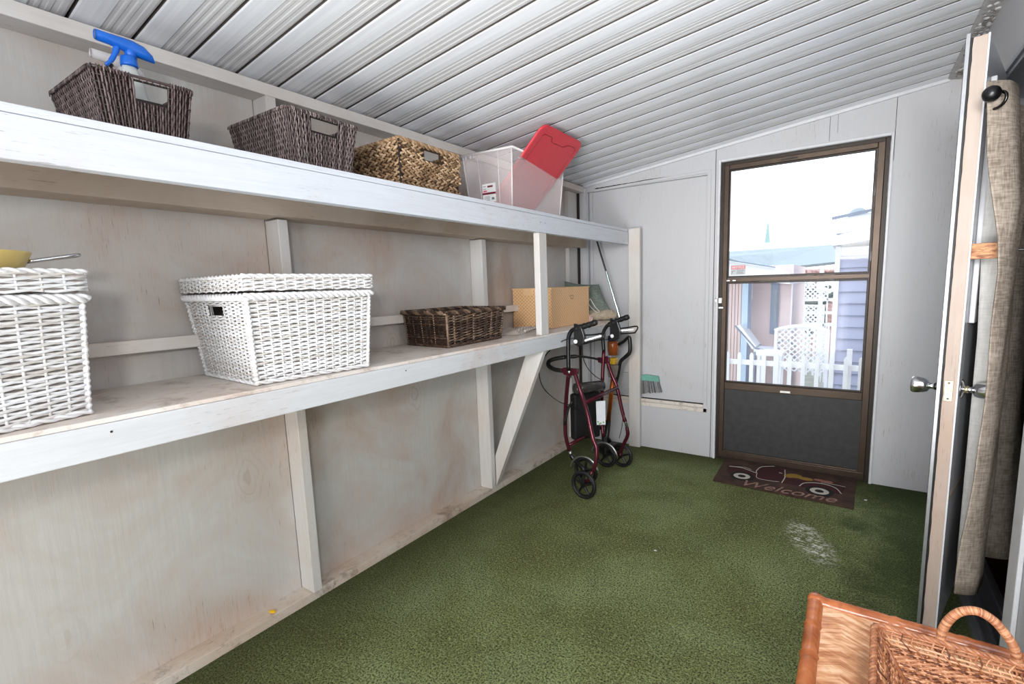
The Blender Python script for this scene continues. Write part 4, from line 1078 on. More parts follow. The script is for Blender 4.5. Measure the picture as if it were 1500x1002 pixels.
# ------------------------------------------------------------------ doormat
mt = thing('doormat', (-.32, 3.26, 0), 'dark brown doormat with a vintage truck design in front of the storm door', 'doormat')
t = NT('brown_mat_pile'); f1 = t.noise(t.mapping(), 260, 3, .8); f2 = t.noise(t.mapping(), 9, 4, .6)
c_ = t.ramp(f2, [(.3, lin((54, 34, 27))), (.7, lin((94, 66, 53)))]); c_ = t.mix(t.ramp(f1, [(.4, (.6,)*3), (.6, (0,)*3)]), c_, lin((34, 20, 16)))
t.col(c_); t.bump(f1, .8, .004); t.set(Roughness=.95); M['mat'] = t.m
mc = [atz(1044, 705, .0), atz(1250, 747, .0), atz(1254.5, 703.5, .0), atz(1063, 673, .0)]
MB().prism([V((p.x, p.y, .0008)) for p in mc], (0, 0, .011)).build('mat_pile', M['mat'], mt, bevel=.004)
def mp(x, y, z=.0125): return V((-.32+x, 3.26+y, z))
M['mat_maroon'] = plain('maroon_pile', (60, 20, 24), .95, var=.3, nscale=200)
M['mat_cream'] = plain('cream_pile', (186, 178, 168), .95, var=.2, nscale=200)
M['mat_mustard'] = plain('mustard_pile', (150, 116, 46), .95, var=.3, nscale=200)
M['mat_letter'] = plain('faded_letter_pile', (146, 112, 98), .95, var=.45, nscale=60)
M['mat_pink'] = plain('dusty_pink_pile', (158, 104, 88), .95, var=.3, nscale=200)
body = [(-.33, .0), (-.325, .085), (-.262, .105), (-.155, .06), (-.155, .115), (-.135, .19), (-.07, .225), (-.003, .20), (.01, .07), (.207, .075), (.334, .072), (.318, -.05), (.26, -.06), (.10, -.045), (-.01, -.035), (-.14, -.04), (-.17, -.06), (-.28, -.06)]
MB().prism([mp(x, y, .0121) for x, y in body], (0, 0, .0012)).build('truck_body', M['mat_maroon'], mt)
mb = MB()
def line(pts, r=.0032): mb.tube(curve([mp(x, y, .0136) for x, y in pts], 6), r, 6, flat=.4, up=(0, 0, 1))
line([(-.326, .094), (-.262, .105), (-.212, .085), (-.155, .053)]); line([(-.155, .053), (-.157, .113), (-.138, .186), (-.07, .235)])
line([(-.30, .10), (-.24, .12), (-.19, .098)], .002)
line([(-.150, .06), (-.135, -.029), (-.063, -.04), (-.01, -.03)], .0022); line([(-.003, .20), (.011, .065), (.005, -.038)]); line([(-.03, .13), (-.01, .125)], .003)
line([(.101, -.04), (.12, .02), (.17, .055), (.234, .06), (.286, .027), (.315, -.046)]); line([(.207, .085), (.27, .082), (.334, .075)], .002)
mb.build('truck_outline', M['mat_cream'], mt)
for cx_, cy_ in ((-.223, -.048), (.206, -.069)):
    w_ = MB().lathe([(.001, 0), (.072, 0), (.072, .0012), (.001, .0012)], mp(cx_, cy_, .0134), n=32).build('tyre', plain('black_pile', (24, 20, 20), .95), mt)
    mb = MB(); mb.tube([mp(cx_+.036*math.cos(a), cy_+.036*math.sin(a), .0152) for a in [2*PI*i/32 for i in range(32)]], .013, 8, False, closed=True, flat=.12, up=(0, 0, 1)); mb.build('wheel_ring', M['mat_cream'], w_)
mb = MB()
for x, y, a_, b_ in ((.06, .12, .045, .035), (.03, .10, .03, .03), (.125, .10, .04, .028)): mb.ell(mp(x, y, .0132), (a_, 0, 0), (0, b_, 0), (0, 0, .002), 14, 4)
mb.build('pumpkins', M['mat_mustard'], mt)
mb = MB()
for x, y, a_, b_ in ((.20, .115, .035, .02), (.24, .112, .03, .018)): mb.ell(mp(x, y, .0132), (a_, 0, 0), (0, b_, 0), (0, 0, .002), 14, 4)
mb.build('bales', M['mat_pink'], mt)
text('lettering', 'Welcome', .128, M['mat_letter'], mp(.035, -.158, .0146), (1, -.015, 0), (.015, 1, 0), mt, .0006, .35)

# ------------------------------------------------------------------ open house door (door_2)
wd = V((.256, .966, 0)).normalized(); td = V((-.966, .256, 0)).normalized()     # along door / through door to the porch face
N0 = V((.2905, 2.031, 0)); DZ0, DZ1, DW = .043, 1.957, .745
d2 = thing('door_2', (N0.x, N0.y, DZ0), 'open white house door seen edge-on with chrome knobs and a latch plate', 'door', kind='structure')
def db(mb, s0, s1, t0, t1, z0, z1): return mb.obox(N0+wd*s0+td*t0+V((0, 0, z0)), wd*(s1-s0), td*(t1-t0), V((0, 0, z1-z0)))
M['door_edge'] = painted_wood('aged_door_edge', (184, 168, 157), (170, 140, 118), 'Z', .8, .15, .6, thr=.5)
M['door_face'] = plain('grey_white_door_skin', (186, 190, 196), .3, var=.04, nscale=6)
core = db(MB(), .002, DW, .002, .036, DZ0, DZ1).build('core', M['door_edge'], d2, bevel=.001)
db(MB(), .0, DW, -.0005, .0018, DZ0, DZ1).build('inner_skin', M['door_face'], d2)
db(MB(), -.0015, .004, -.003, .0015, DZ0, DZ1+.001).build('skin_lip', M['gloss_white'], d2)
mb = MB(); db(mb, -.010, DW, .044, .047, DZ0-.012, DZ1+.012); db(mb, -.012, -.0095, .040, .050, DZ0-.012, DZ1+.012); mb.build('outer_skin', M['alu'], d2, bevel=.0008)
mb = MB(); random.seed(9)
pts_ = [N0+wd*(.000+random.uniform(-.001, .001))+td*(.0395)+V((0, 0, z)) for z in [DZ0+i*(DZ1-DZ0)/60 for i in range(61)]]
mb.tube(pts_, [.0032+random.uniform(0, .0022) for _ in pts_], 6, tone=.3); mb.build('weatherstrip', M['rubber'], d2)
# raised window frame on the inner face
mb = MB()
def fr(mb, s0, s1, z0, z1, w_, t0, t1):
    db(mb, s0, s0+w_, t0, t1, z0, z1); db(mb, s1-w_, s1, t0, t1, z0, z1); db(mb, s0+w_, s1-w_, t0, t1, z0, z0+w_); db(mb, s0+w_, s1-w_, t0, t1, z1-w_, z1)
fr(mb, .095, .64, 1.10, 1.86, .045, -.016, -.001); mb.build('window_frame', M['gloss_white'], d2, bevel=.003)
mb = MB(); db(mb, .1405, .5945, -.004, -.001, 1.1455, 1.8145); mb.build('window_pane', plain('dark_glass', (22, 24, 26), .12), d2)
mb = MB()
for z in (1.22, 1.30, 1.40, 1.55, 1.70): db(mb, .1405, .5945, -.010, -.0045, z, z+.012)
mb.build('louvre', M['alu'], d2)
mb = MB(); db(mb, .004, DW-.05, -.0022, -.0008, .515, .520); mb.build('seam_line', plain('tan_line', (170, 140, 100), .4), d2)
# lock plate & knobs
ZK = .885
mb = MB(); db(mb, -.0015, .0015, .010, .032, ZK-.034, ZK+.034); lp_ob = mb.build('latch_plate', M['brass'], d2, bevel=.001)
mb = MB(); c = N0+td*.021+V((0, 0, ZK)); mb.cyl(c-wd*.0155, c+wd*.0, .0072, 14); mb.build('latch_bolt', M['steel'], lp_ob, smooth=False)
mb = MB()
for dz in (-.026, .026): mb.cyl(c-wd*.0022+V((0, 0, dz)), c-wd*.0010+V((0, 0, dz)), .0035, 10)
mb.build('screw', M['black'], lp_ob)
for sgn, t0, nm in ((1, .047, 'knob'), (-1, -.001, 'knob')):
    c = N0+wd*.062+td*t0+V((0, 0, ZK)); ax = td*sgn
    kb = MB().lathe([(.001, 0), (.032, 0), (.032, .003), (.026, .007), (.012, .009), (.010, .028), (.012, .032), (.020, .036), (.0245, .046), (.0285, .066), (.0290, .074), (.0265, .080), (.001, .0805)], c, ax, 32).build(nm, M['chrome'], d2, smooth=True)
    MB().lathe([(.0115, .010), (.0125, .013), (.0125, .017), (.0115, .020)], c, ax, 20).build('knob_collar', M['brass'] if sgn < 0 else M['black'], kb, smooth=True)
# wooden latch block with black bolt
wbk = thing('latch_block', tuple(N0+wd*.02-td*.03+V((0, 0, 1.33))), 'small raw wood block with a black bolt fixed to the open door above the knob', 'latch')
t = NT('raw_pine'); sp_ = t.noise(t.mapping((14, 14, 60), rot=(0, .5, 0)), 2.4, 4, .6, 1); t.col(t.ramp(sp_, [(.35, lin((132, 78, 46))), (.6, lin((204, 150, 104)))])); t.set(Roughness=.6)
mb = MB(); db(mb, -.004, .028, -.068, -.0035, 1.305, 1.352); mb.build('wood_block', t.m, wbk, bevel=.002)
mb = MB(); db(mb, -.002, .026, -.080, -.0682, 1.306, 1.350)
c = N0+wd*.012+V((0, 0, 1.327)); mb.cyl(c-td*.080, c-td*.118, .004, 10); mb.cyl(c-td*.094, c-td*.100, .008, 10); mb.ell(c-td*.120, (.005, 0, 0), (0, .005, 0), (0, 0, .005), 8, 5)
mb.build('bolt', M['black'], wbk)
# curtain on a short rod fixed to the door
ROD = N0-td*.028+V((0, 0, 1.757))
cr = thing('curtain_rod', tuple(ROD), 'black curtain rod with a round knob end on the open house door', 'curtain rod')
MB().tube([ROD-wd*.085, ROD+wd*.68], .0075, 12).build('rod', M['black'], cr, smooth=True)
MB().ell(ROD-wd*.105, (.0215, 0, 0), (0, .0215, 0), (0, 0, .0215), 20, 12).build('finial', M['black'], cr, smooth=True)
for s_ in (.02, .66):
    mb = MB().tube([ROD+wd*s_, ROD+wd*s_+td*.0265], .005, 8); mb.build('rod_bracket', M['black'], cr)
ct = thing('curtain', tuple(ROD), 'taupe linen curtain with metal eyelets and a white lining hanging on the open door', 'curtain')
M['linen'] = fabric('taupe_linen', (118, 107, 96), (170, 158, 145), 200)
M['lining'] = fabric('white_curtain_lining', (196, 194, 190), (214, 212, 208), 160)
def tab(T, z):
    for (z0, v0), (z1, v1) in zip(T, T[1:]):
        if z >= z1: return v0+(v1-v0)*max(0, min(1, (z0-z)/(z0-z1)))
    return T[-1][1]
T0 = [(1.80, .012), (1.59, .030), (1.36, .066), (1.26, .075), (1.06, .073), (.85, .074), (.64, .069), (.41, .049), (.24, .048)]
T1 = [(1.80, .065), (1.45, .104), (1.26, .100), (.85, .101), (.24, .096)]
TL = [(1.80, .010), (1.59, .024), (1.36, .030), (1.26, .034), (1.06, .041), (.24, .043)]
def sec(z):
    d0, d1 = tab(T0, z), tab(T1, z); g_ = 1-(z-.2)/1.6; f_ = .085+.065*g_
    return [(-.085, d0), (-.070, d0+(d1-d0)*.42), (-.045, d0+(d1-d0)*.85), (-.010, d1), (.050, d1+.002), (.085, d1-.02), (.115, .052), (.165, .036), (.225, .045), (.265, f_-.02), (.310, f_), (.375, f_+.004), (.41, f_-.03), (.445, .055), (.50, .045), (.55, .06), (.59, f_-.01), (.65, f_)]
ZTOP, ZBOT = 1.797, .245
nz_ = 32; mb = MB(); rows_ = []
for k in range(nz_+1):
    v_ = k/nz_; z = ZTOP+(ZBOT-ZTOP)*v_
    pts = curve([V((a_, b_, 0)) for a_, b_ in sec(z)], 4)
    rows_.append([N0+wd*(p.x+.004*math.sin(9*v_+p.x*20))-td*(p.y+.0015*math.sin(23*v_+p.x*60))+V((0, 0, z-.02*max(0, p.x)*(1-v_)+.004*math.sin(p.x*30)*(v_ > .98))) for p in pts])
nc = len(rows_[0])
for r_ in rows_: mb.addv(r_)
for k in range(nz_):
    for q in range(nc-1): mb.face(k*nc+q, k*nc+q+1, (k+1)*nc+q+1, (k+1)*nc+q)
mb.build('linen_panel', M['linen'], ct, smooth=True, solid=.004)
mb = MB()
for k in range(nz_+1):
    z = 1.72+(.275-1.72)*k/nz_; a_, b_ = max(.006, tab(TL, z)-.015), tab(T0, z)+.004
    for q in range(5):
        u_ = q/4; mb.addv([N0+wd*(.098-.004*u_)-td*(a_+(b_-a_)*u_)+V((0, 0, z))])
for k in range(nz_):
    for q in range(4): mb.face(k*5+q, k*5+q+1, (k+1)*5+q+1, (k+1)*5+q)
mb.build('lining_panel', M['lining'], ct, smooth=True, solid=.0015)
for s_, d_ in ((-.086, .038), (.105, .05), (.20, .04), (.43, .05), (.52, .045)):
    c = ROD+wd*s_; c = V((c.x, c.y, c.z-.016))-td*.010; u_ = (td*.8+wd*.0).normalized(); w_ = V((0, 0, 1))
    mb = MB().tube([c+(u_*math.cos(a)+w_*math.sin(a))*.0215+wd*.02*math.cos(a) for a in [2*PI*i/24 for i in range(24)]], .0042, 8, False, closed=True)
    mb.build('eyelet', plain('gunmetal', (70, 68, 66), .2, .95) if 'gunmetal' not in bpy.data.materials else bpy.data.materials['gunmetal'], ct, smooth=True)

# ------------------------------------------------------------------ bamboo table with rattan tray
tb = thing('bamboo_table', (.18, 1.0, 0), 'bamboo framed side table with a laminated cane top, in the near right corner', 'table')
TX0, TX1, TY0, TY1, TZ = -.040, .385, .70, 1.248, .50
t = NT('cane_strip_top'); sp_ = t.n.new('ShaderNodeSeparateXYZ'); t.link(t.tc.outputs['Object'], sp_.inputs[0])
zig = t.math('ABSOLUTE', t.math('SUBTRACT', t.math('FRACT', t.math('MULTIPLY', sp_.outputs[0], 9)), .5))
yy_ = t.math('ADD', sp_.outputs[1], t.math('MULTIPLY', zig, .06))
cmb = t.n.new('ShaderNodeCombineXYZ'); t.link(t.math('MULTIPLY', sp_.outputs[0], 6), cmb.inputs[0]); t.link(t.math('MULTIPLY', yy_, 70), cmb.inputs[1])
nz = t.noise(cmb.outputs[0], 1.2, 4, .65); pz = t.noise(t.mapping((1, 2.2, 1)), 16, 4, .65, .8); nz = t.math('ADD', t.math('MULTIPLY', nz, .55), t.math('MULTIPLY', pz, .45))
c_ = t.ramp(nz, [(.38, lin((168, 100, 58))), (.5, lin((214, 154, 108))), (.60, lin((240, 200, 162)))])
t.col(c_); t.bump(nz, .2, .001); t.set(Roughness=.28); M['cane_top'] = t.m
t = NT('varnished_bamboo'); nz = t.noise(t.mapping(), 14, 4, .6, .4); t.col(t.ramp(nz, [(.3, lin((124, 62, 30))), (.55, lin((178, 102, 58))), (.75, lin((206, 134, 84)))])); t.bump(nz, .08); t.set(Roughness=.22); M['bamboo'] = t.m
MB().box(TX0+.014, TX1-.014, TY0+.014, TY1-.014, TZ-.012, TZ+.004).build('table_top', M['cane_top'], tb, bevel=.001)
def bamboo(a, b, r, nodes):
    a, b = V(a), V(b); L = (b-a).length; pts = []; rs = []
    m = max(8, int(L/.01))
    for i in range(m+1):
        u = i/m; d = min(abs(u-q) for q in nodes)*L if nodes else 1
        pts.append(a.lerp(b, u)); rs.append(r*(1+.13*math.exp(-(d/.006)**2)-.07*math.exp(-((d-.012)/.006)**2)))
    return MB().tube(pts, rs, 14)
mb = bamboo((TX0, TY0, TZ), (TX0, TY1, TZ), .0165, (.03, .26, .42, .63, .82)); mb.build('edge_pole', M['bamboo'], tb, smooth=True)
mb = bamboo((TX0, TY1, TZ), (TX1, TY1, TZ), .0165, (.03, .36, .63, .9)); mb.build('edge_pole', M['bamboo'], tb, smooth=True)
mb = bamboo((TX1, TY0, TZ), (TX1, TY1, TZ), .0165, (.1, .36, .63, .9)); mb.build('edge_pole', M['bamboo'], tb, smooth=True)
mb = bamboo((TX0, TY0, TZ), (TX1, TY0, TZ), .0165, (.1, .36, .63, .9)); mb.build('edge_pole', M['bamboo'], tb, smooth=True)
for x in (TX0, TX1):
    for y in (TY0, TY1):
        MB().lathe([(.0155, -.018), (.0172, -.01), (.0172, .010), (.012, .018), (.002, .0185)], (x, y, TZ), n=16).build('corner_joint', M['bamboo'], tb, smooth=True)
        bamboo((x, y, .001), (x, y, TZ-.018), .015, (.15, .4, .65, .9)).build('leg', M['bamboo'], tb, smooth=True)
for x in (TX0, TX1): bamboo((x, TY0+.012, .15), (x, TY1-.012, .15), .010, (.3, .7)).build('stretcher', M['bamboo'], tb, smooth=True)
# rattan basket
M['rattan'] = toned('orange_brown_rattan', (96, 50, 28), (172, 112, 76), (220, 166, 126), .32, .5, 80, var=.25)
M['rattan_core'] = plain('rattan_core', (78, 44, 28), .7)
tr_ = thing('rattan_basket', (.22, .93, TZ+.006), 'shallow orange-brown rattan basket with an arched handle standing on the bamboo table', 'basket')
ZT, ZB_ = .572, TZ+.008
topc = [V((.052, .75)), V((.386, .75)), V((.386, 1.118)), V((.066, 1.110))]
basec = [V((.105, .79)), V((.345, .79)), V((.345, 1.055)), V((.115, 1.050))]
ml = MB(); mb = MB(); lat = MB(); random.seed(11)
for i, Q in enumerate(walls(basec, topc, ZB_, ZT)):
    Qi = [Q[1], Q[0], Q[3], Q[2]]
    mid1 = [Qi[0], Qi[1], quadpt(Qi, 1, .66), quadpt(Qi, 0, .66)]
    weave(mb, mid1, 19, 30, .0023, .0018, None, False, .7, sr=.0022, skew=.25)
    lining(ml, mid1, .0035)
    # open lattice band below the rim
    ns = int((Q[1]-Q[0]).length/.011)
    n_ = (Qi[1]-Qi[0]).cross(Qi[3]-Qi[0]).normalized()
    for k in range(ns):
        u = (k+.5)/ns
        lat.tube([quadpt(Qi, u, .64), quadpt(Qi, u+.45/ns, .82)+n_*.002, quadpt(Qi, u+.1/ns, 1.0)], .0019, 5, True, random.random())
        lat.tube([quadpt(Qi, u+.35/ns, .64)+n_*.003, quadpt(Qi, max(0, u-.25/ns), .82)+n_*.003, quadpt(Qi, u+.35/ns, 1.0)+n_*.003], .0017, 5, True, random.random())
    for w_ in (.70, .78, .88, .95):
        lat.tube([quadpt(Qi, j/12, w_)+n_*(.0035 if j % 2 else 0) for j in range(13)], .0024, 5, True, random.random())
Q = [V((p.x, p.y, ZB_)) for p in basec]; weave(mb, Q, 40, 30, .0034, .002, None, False, .7); b4 = [p-V((0, 0, .006)) for p in Q]; ml.hexa(b4, [p+V((0, 0, .004)) for p in b4])
for i, Qw in enumerate(walls(basec, topc, ZB_, ZT)): mb.tube([Qw[0]+V((0, 0, .004)), Qw[3]], .0042, 6, True, .35)
mb.build('woven_body', M['rattan'], tr_, smooth=True); lat.build('lattice_band', M['rattan'], tr_, smooth=True); ml.build('core', M['rattan_core'], tr_)
mb = MB(); rope(mb, ring([(p.x, p.y) for p in topc], ZT+.001, .0), .0030, .0040, 3, .03); mb.build('rim', M['rattan'], tr_, smooth=True)
hx = curve([(.168, 1.118, ZT-.02), (.170, 1.120, .590), (.178, 1.121, .618), (.193, 1.122, .640), (.215, 1.122, .650), (.238, 1.122, .641), (.258, 1.121, .618), (.270, 1.120, .595), (.278, 1.118, ZT-.02)], 8)
hb_ = MB(); hb_.tube(hx, .0052, 8, True, .4)
L_ = 0
for i in range(len(hx)-1):
    for q in range(2):
        p = hx[i].lerp(hx[i+1], q/2); d = (hx[i+1]-hx[i]).normalized(); u_ = V((0, 1, 0)); w_ = d.cross(u_)
        hb_.tube([p+(u_*math.cos(a)+w_*math.sin(a))*.0062+d*.0012*(a/PI) for a in [2*PI*k/10 for k in range(10)]], .0017, 5, False, .3+.6*random.random(), closed=True)
hb_.build('handle', M['rattan'], tr_, smooth=True)

# small litter on the carpet & sill
for (px, py, s_, lab, m_) in ((960, 807, .006, 'small white crumb in the middle of the carpet', 'white_plastic'), (1268, 733, .007, 'white paper scrap right of the doormat', 'white_plastic'), (399, 897, .013, 'dry yellow leaf scrap on the sill plate', 'yellow_label')):
    z_ = .039 if px == 399 else .001
    p = atz(px, py, z_); mb = MB(); mb.ell(p+V((0, 0, s_*.3)), (s_*1.3, s_*.2, 0), (0, s_*.8, 0), (0, 0, s_*.3), 7, 5)
    tag(mb.build('litter_scrap', M[m_]), lab, 'scrap')

# ------------------------------------------------------------------ outdoors
GZ = -.42
M['ground'] = plain('pale_gravel', (160, 160, 150), .9, var=.15, nscale=5)
struct(MB().box(-16, 9, 3.75, 45, GZ-.1, GZ), 'ground', M['ground'], 'pale ground outside the door', 'ground')
M['out_white'] = plain('outdoor_white_paint', (244, 244, 246), .5, var=.02)  # outdoor colours made pale, the bright haze is mixed into them
M['blue_siding'] = plain('lavender_blue_siding', (190, 192, 216), .5, var=.03, nscale=3)
M['pink_siding'] = plain('pink_siding', (222, 200, 196), .6, var=.03, nscale=3)
M['pale_blue'] = plain('pale_blue_board', (196, 214, 232), .5, var=.02)
M['roof_grey'] = plain('pale_grey_roofing', (158, 166, 170), .7, var=.08, nscale=8)
M['shutter'] = plain('blue_grey_shutter', (142, 150, 166), .5)
M['foliage'] = plain('grey_green_foliage', (96, 104, 98), .9, var=.3, nscale=14)
M['rust'] = plain('hazed_red', (198, 158, 152), .8)
# picket fence
pf = thing('picket_fence', (-.45, 5.0, GZ), 'white picket fence just outside the storm door', 'fence')
MB().box(-1.6, .9, 5.012, 5.035, .445, .492).build('rail', M['out_white'], pf)
MB().box(-1.6, .9, 5.012, 5.035, -.20, -.15).build('rail', M['out_white'], pf)
for k in range(22):
    x = -1.55+k*.1085
    MB().prism([(x-.017, 4.992, GZ+.001), (x+.017, 4.992, GZ+.001), (x+.017, 4.992, .543), (x+.010, 4.992, .560), (x, 4.992, .568), (x-.010, 4.992, .560), (x-.017, 4.992, .543)], (0, .019, 0)).build('picket', M['out_white'], pf)
MB().box(-.03, .012, 5.036, 5.078, GZ+.001, .63).build('fence_post', M['out_white'], pf)
# blue sided house
bh = thing('blue_house', (.4, 5.8, GZ), 'pale lavender blue house with lap siding, seen through the right of the door', 'house')
mb = MB(); z = GZ; k = 0
while z < 1.52:
    z2_ = min(z+.118, 1.55)
    k_ = mb.addv([(-.168, 5.80, z), (1.6, 5.80, z), (1.6, 5.812, z2_), (-.168, 5.812, z2_)]); mb.face(k_, k_+1, k_+2, k_+3)
    k_ = mb.addv([(-.168, 5.80, z), (1.6, 5.80, z), (1.6, 5.812, z), (-.168, 5.812, z)]); mb.face(k_+3, k_+2, k_+1, k_)
    z += .118
mb.cm = 1
for k in range(1, 17): mb.box(-.134, 1.6, 5.7965, 5.7995, GZ+k*.118-.007, GZ+k*.118-.001)  # dark strips painted in for the shade under each lap
mb.cm = 0
mb.box(-.165, 1.6, 5.813, 7.6, GZ, 1.55); mb.build('siding_wall', [M['blue_siding'], M['shutter']], bh)
mb = MB().box(-.178, -.135, 5.785, 5.80, GZ, 1.56).build('corner_board', M['out_white'], bh)
mb = MB().prism([(-.20, 5.60, 1.56), (1.7, 5.60, 1.80), (1.7, 5.60, 2.08), (-.20, 5.60, 1.80)], (0, 2.2, 0)); mb.build('eave', M['out_white'], bh)
mb = MB().prism([(-.215, 5.58, 1.803), (1.7, 5.58, 2.083), (1.7, 5.58, 2.11), (-.215, 5.58, 1.83)], (0, .02, 0)).prism([(-.17, 5.58, 1.66), (1.7, 5.58, 1.93), (1.7, 5.58, 1.94), (-.17, 5.58, 1.67)], (0, .02, 0)).build('eave_trim', M['shutter'], bh)
dish = thing('roof_vent', (-.02, 5.8, 1.93), 'small rounded grey vent on the roof edge of the blue house', 'vent')
MB().lathe([(.085, 0), (.08, .03), (.055, .065), (.02, .082), (.001, .084)], (-.01, 5.8, 1.835), n=20).build('dome', M['roof_grey'], dish, smooth=True)
# pink house
ph = thing('pink_house', (-1.2, 6.5, GZ), 'pale pink house with a blue corner board and grey shutter, seen through the door', 'house')
mb = MB().box(-1.045, -.612, 6.5, 8.2, GZ, 1.42)
mb.build('wall', M['pink_siding'], ph)
mb = MB()
for k in range(14): mb.box(-1.62+k*.036, -1.62+k*.036+.030, 6.25, 6.27, GZ, 1.40)
mb.box(-1.63, -1.115, 6.27, 6.49, GZ, 1.40)
mb.build('ribbed_wall', M['pink_siding'], ph)
MB().box(-1.114, -1.046, 6.24, 6.50, GZ, 1.40).build('corner_board', M['pale_blue'], ph)
mb = MB().box(-.835, -.745, 6.48, 6.4995, .60, 1.24).build('shutter', M['shutter'], ph)
MB().box(-.795, -.765, 6.468, 6.4795, .74, 1.14).build('slot', M['roof_grey'], mb)
MB().box(-.618, -.606, 6.49, 6.4999, GZ, 1.42).build('edge_board', M['out_white'], ph)
mb = MB().prism([(-1.9, 6.1, 1.62), (-.74, 6.1, 1.375), (-.60, 6.1, 1.30), (-.60, 6.1, 1.20), (-1.9, 6.1, 1.36)], (0, 2.2, 0)).build('gable', M['out_white'], ph)
MB().prism([(-1.95, 6.05, 1.655), (-.75, 6.05, 1.395), (-.75, 6.05, 1.38), (-1.95, 6.05, 1.635)], (0, .05, 0)).build('gable_edge', M['shutter'], ph)
# carport roof further away
cp = thing('carport', (-1.0, 9.5, GZ), 'long low grey metal carport roof beyond the two houses', 'carport')
mb = MB(); P_ = [aty(1050, 369.5, 10.5), aty(1232, 357.5, 10.5), aty(1232, 382.5, 9.0), aty(1128, 394, 9.0), aty(1050, 374, 9.0)]
mb.prism([P_[0], P_[1], P_[2], P_[3], P_[4]], (0, .05, -.04)); mb.build('roof', M['roof_grey'], cp)
for x in (-1.1, -.45, .1): MB().box(x-.03, x+.03, 9.1, 9.16, GZ, 1.40).build('support_post', M['out_white'], cp)
# spire
sp = thing('church_spire', (-3.6, 25, GZ), 'pointed grey-green spire on a blown-out white tower in the far distance', 'spire')
b0 = aty(1124, 356, 25); MB().lathe([(.130, 0), (.125, .02), (.062, .55), (.001, 1.09)], b0, n=8).build('spire_cone', plain('pale_verdigris', (158, 184, 182), .6), sp)
MB().box(b0.x-.17, b0.x+.17, 24.85, 25.15, GZ, b0.z).build('tower', plain('blown_out_white', (252, 253, 254), .6, var=.01), sp)  # tower coloured white as if blown out into the bright sky
# lattice bench back and garden chair
def lattice(mb, x0, x1, z0, zf, y, sp_=.034, r=.0065):
    """diagonal lattice clipped below the arch zf(x)"""
    for sgn in (1, -1):
        k = -60
        while k < 60:
            c_ = k*sp_*1.414; pts = []
            for i in range(81):
                x = x0+(x1-x0)*i/80; z = z0+sgn*(x-x0)+c_
                if z0 <= z <= zf(x): pts.append(V((x, y, z)))
            if len(pts) > 2: mb.tube([pts[0], pts[-1]], r, 4)
            k += 1
bn = thing('lattice_bench', (-.46, 6.0, GZ), 'white garden bench with an arched lattice back behind the picket fence', 'bench')
fz = lambda x: .745-.055*((x+.46)/.26)**2
mb = MB(); lattice(mb, -.70, -.215, .24, fz, 6.0, .044, .0075); mb.tube([V((x, 6.0, fz(x))) for x in [-.72+.52*i/20 for i in range(21)]], .018, 8); mb.box(-.72, -.69, 5.985, 6.015, GZ, .69); mb.box(-.225, -.195, 5.985, 6.015, GZ, .69)
mb.build('backrest', M['out_white'], bn)
MB().box(-.72, -.195, 5.62, 5.98, .02, .05).build('seat', M['out_white'], bn)
for x in (-.71, -.235):
    MB().box(x, x+.03, 5.63, 5.66, GZ, .02).build('leg', M['out_white'], bn)
wt = thing('patio_table', (-.68, 5.43, GZ), 'small white patio table between the fence and the pink house', 'table')
MB().box(-.80, -.56, 5.30, 5.56, .50, .53).build('table_top', M['out_white'], wt)
for x in (-.79, -.60):
    for y in (5.32, 5.51): MB().box(x, x+.03, y, y+.03, GZ, .50).build('leg', M['out_white'], wt)
ch = thing('garden_chair', (-1.0, 6.1, GZ), 'reclining garden chair with a grey frame against the pink house', 'chair')
B_ = lambda x, y: aty(x, y, 6.05)
MB().prism([B_(1078, 478), B_(1084, 476), B_(1108, 508), B_(1102, 512)], (0, .3, 0)).build('backrest', M['out_white'], ch)
mb = MB(); 
for dy in (0, .3): mb.tube([B_(1077, 477)+V((0, dy, 0)), B_(1106, 510)+V((0, dy, 0)), B_(1136, 516)+V((0, dy, 0))], .010, 6)
mb.tube(curve([B_(1138, 507), B_(1141, 501), B_(1152, 500), B_(1160, 503), B_(1160, 508)], 4), .010, 6); mb.tube([B_(1138, 507), B_(1138, 545)], .01, 6)
mb.build('frame', M['shutter'], ch)
MB().prism([B_(1104, 510), B_(1136, 513), B_(1136, 518), B_(1104, 516)], (0, .3, 0)).build('seat', M['out_white'], ch)
for px in (1106, 1134): MB().tube([B_(px, 515), V((B_(px, 515).x, 6.05, GZ))], .01, 6).build('leg', M['shutter'], ch)
# far yard
fy = thing('lattice_screen', (-.6, 9.0, GZ), 'distant pair of white lattice screens seen between the two houses', 'screen')
for a, b, z0, z1 in ((-.66, -.36, .93, 1.2), (-.64, -.40, .52, .80)):
    mb = MB(); lattice(mb, a, b, z0, lambda x, z1=z1: z1, 9.0, .05, .012); mb.box(a-.02, b+.02, 8.98, 9.02, z1, z1+.03); mb.box(a-.02, a, 8.98, 9.02, GZ, z1); mb.box(b, b+.02, 8.98, 9.02, GZ, z1)
    mb.box(a-.02, b+.02, 8.98, 9.02, z0-.03, z0); mb.build('lattice_panel', M['out_white'], fy)
rl_ = thing('porch_railing', (-.6, 9.6, GZ), 'distant white porch railing between the two houses', 'railing')
mb = MB()
for z in (.86, .64, .44): mb.box(-1.0, -.15, 9.6, 9.64, z, z+.05)
for k in range(9): mb.box(-.95+k*.1, -.92+k*.1, 9.58, 9.60, GZ, .50)
mb.build('rails', M['out_white'], rl_)
random.seed(21)
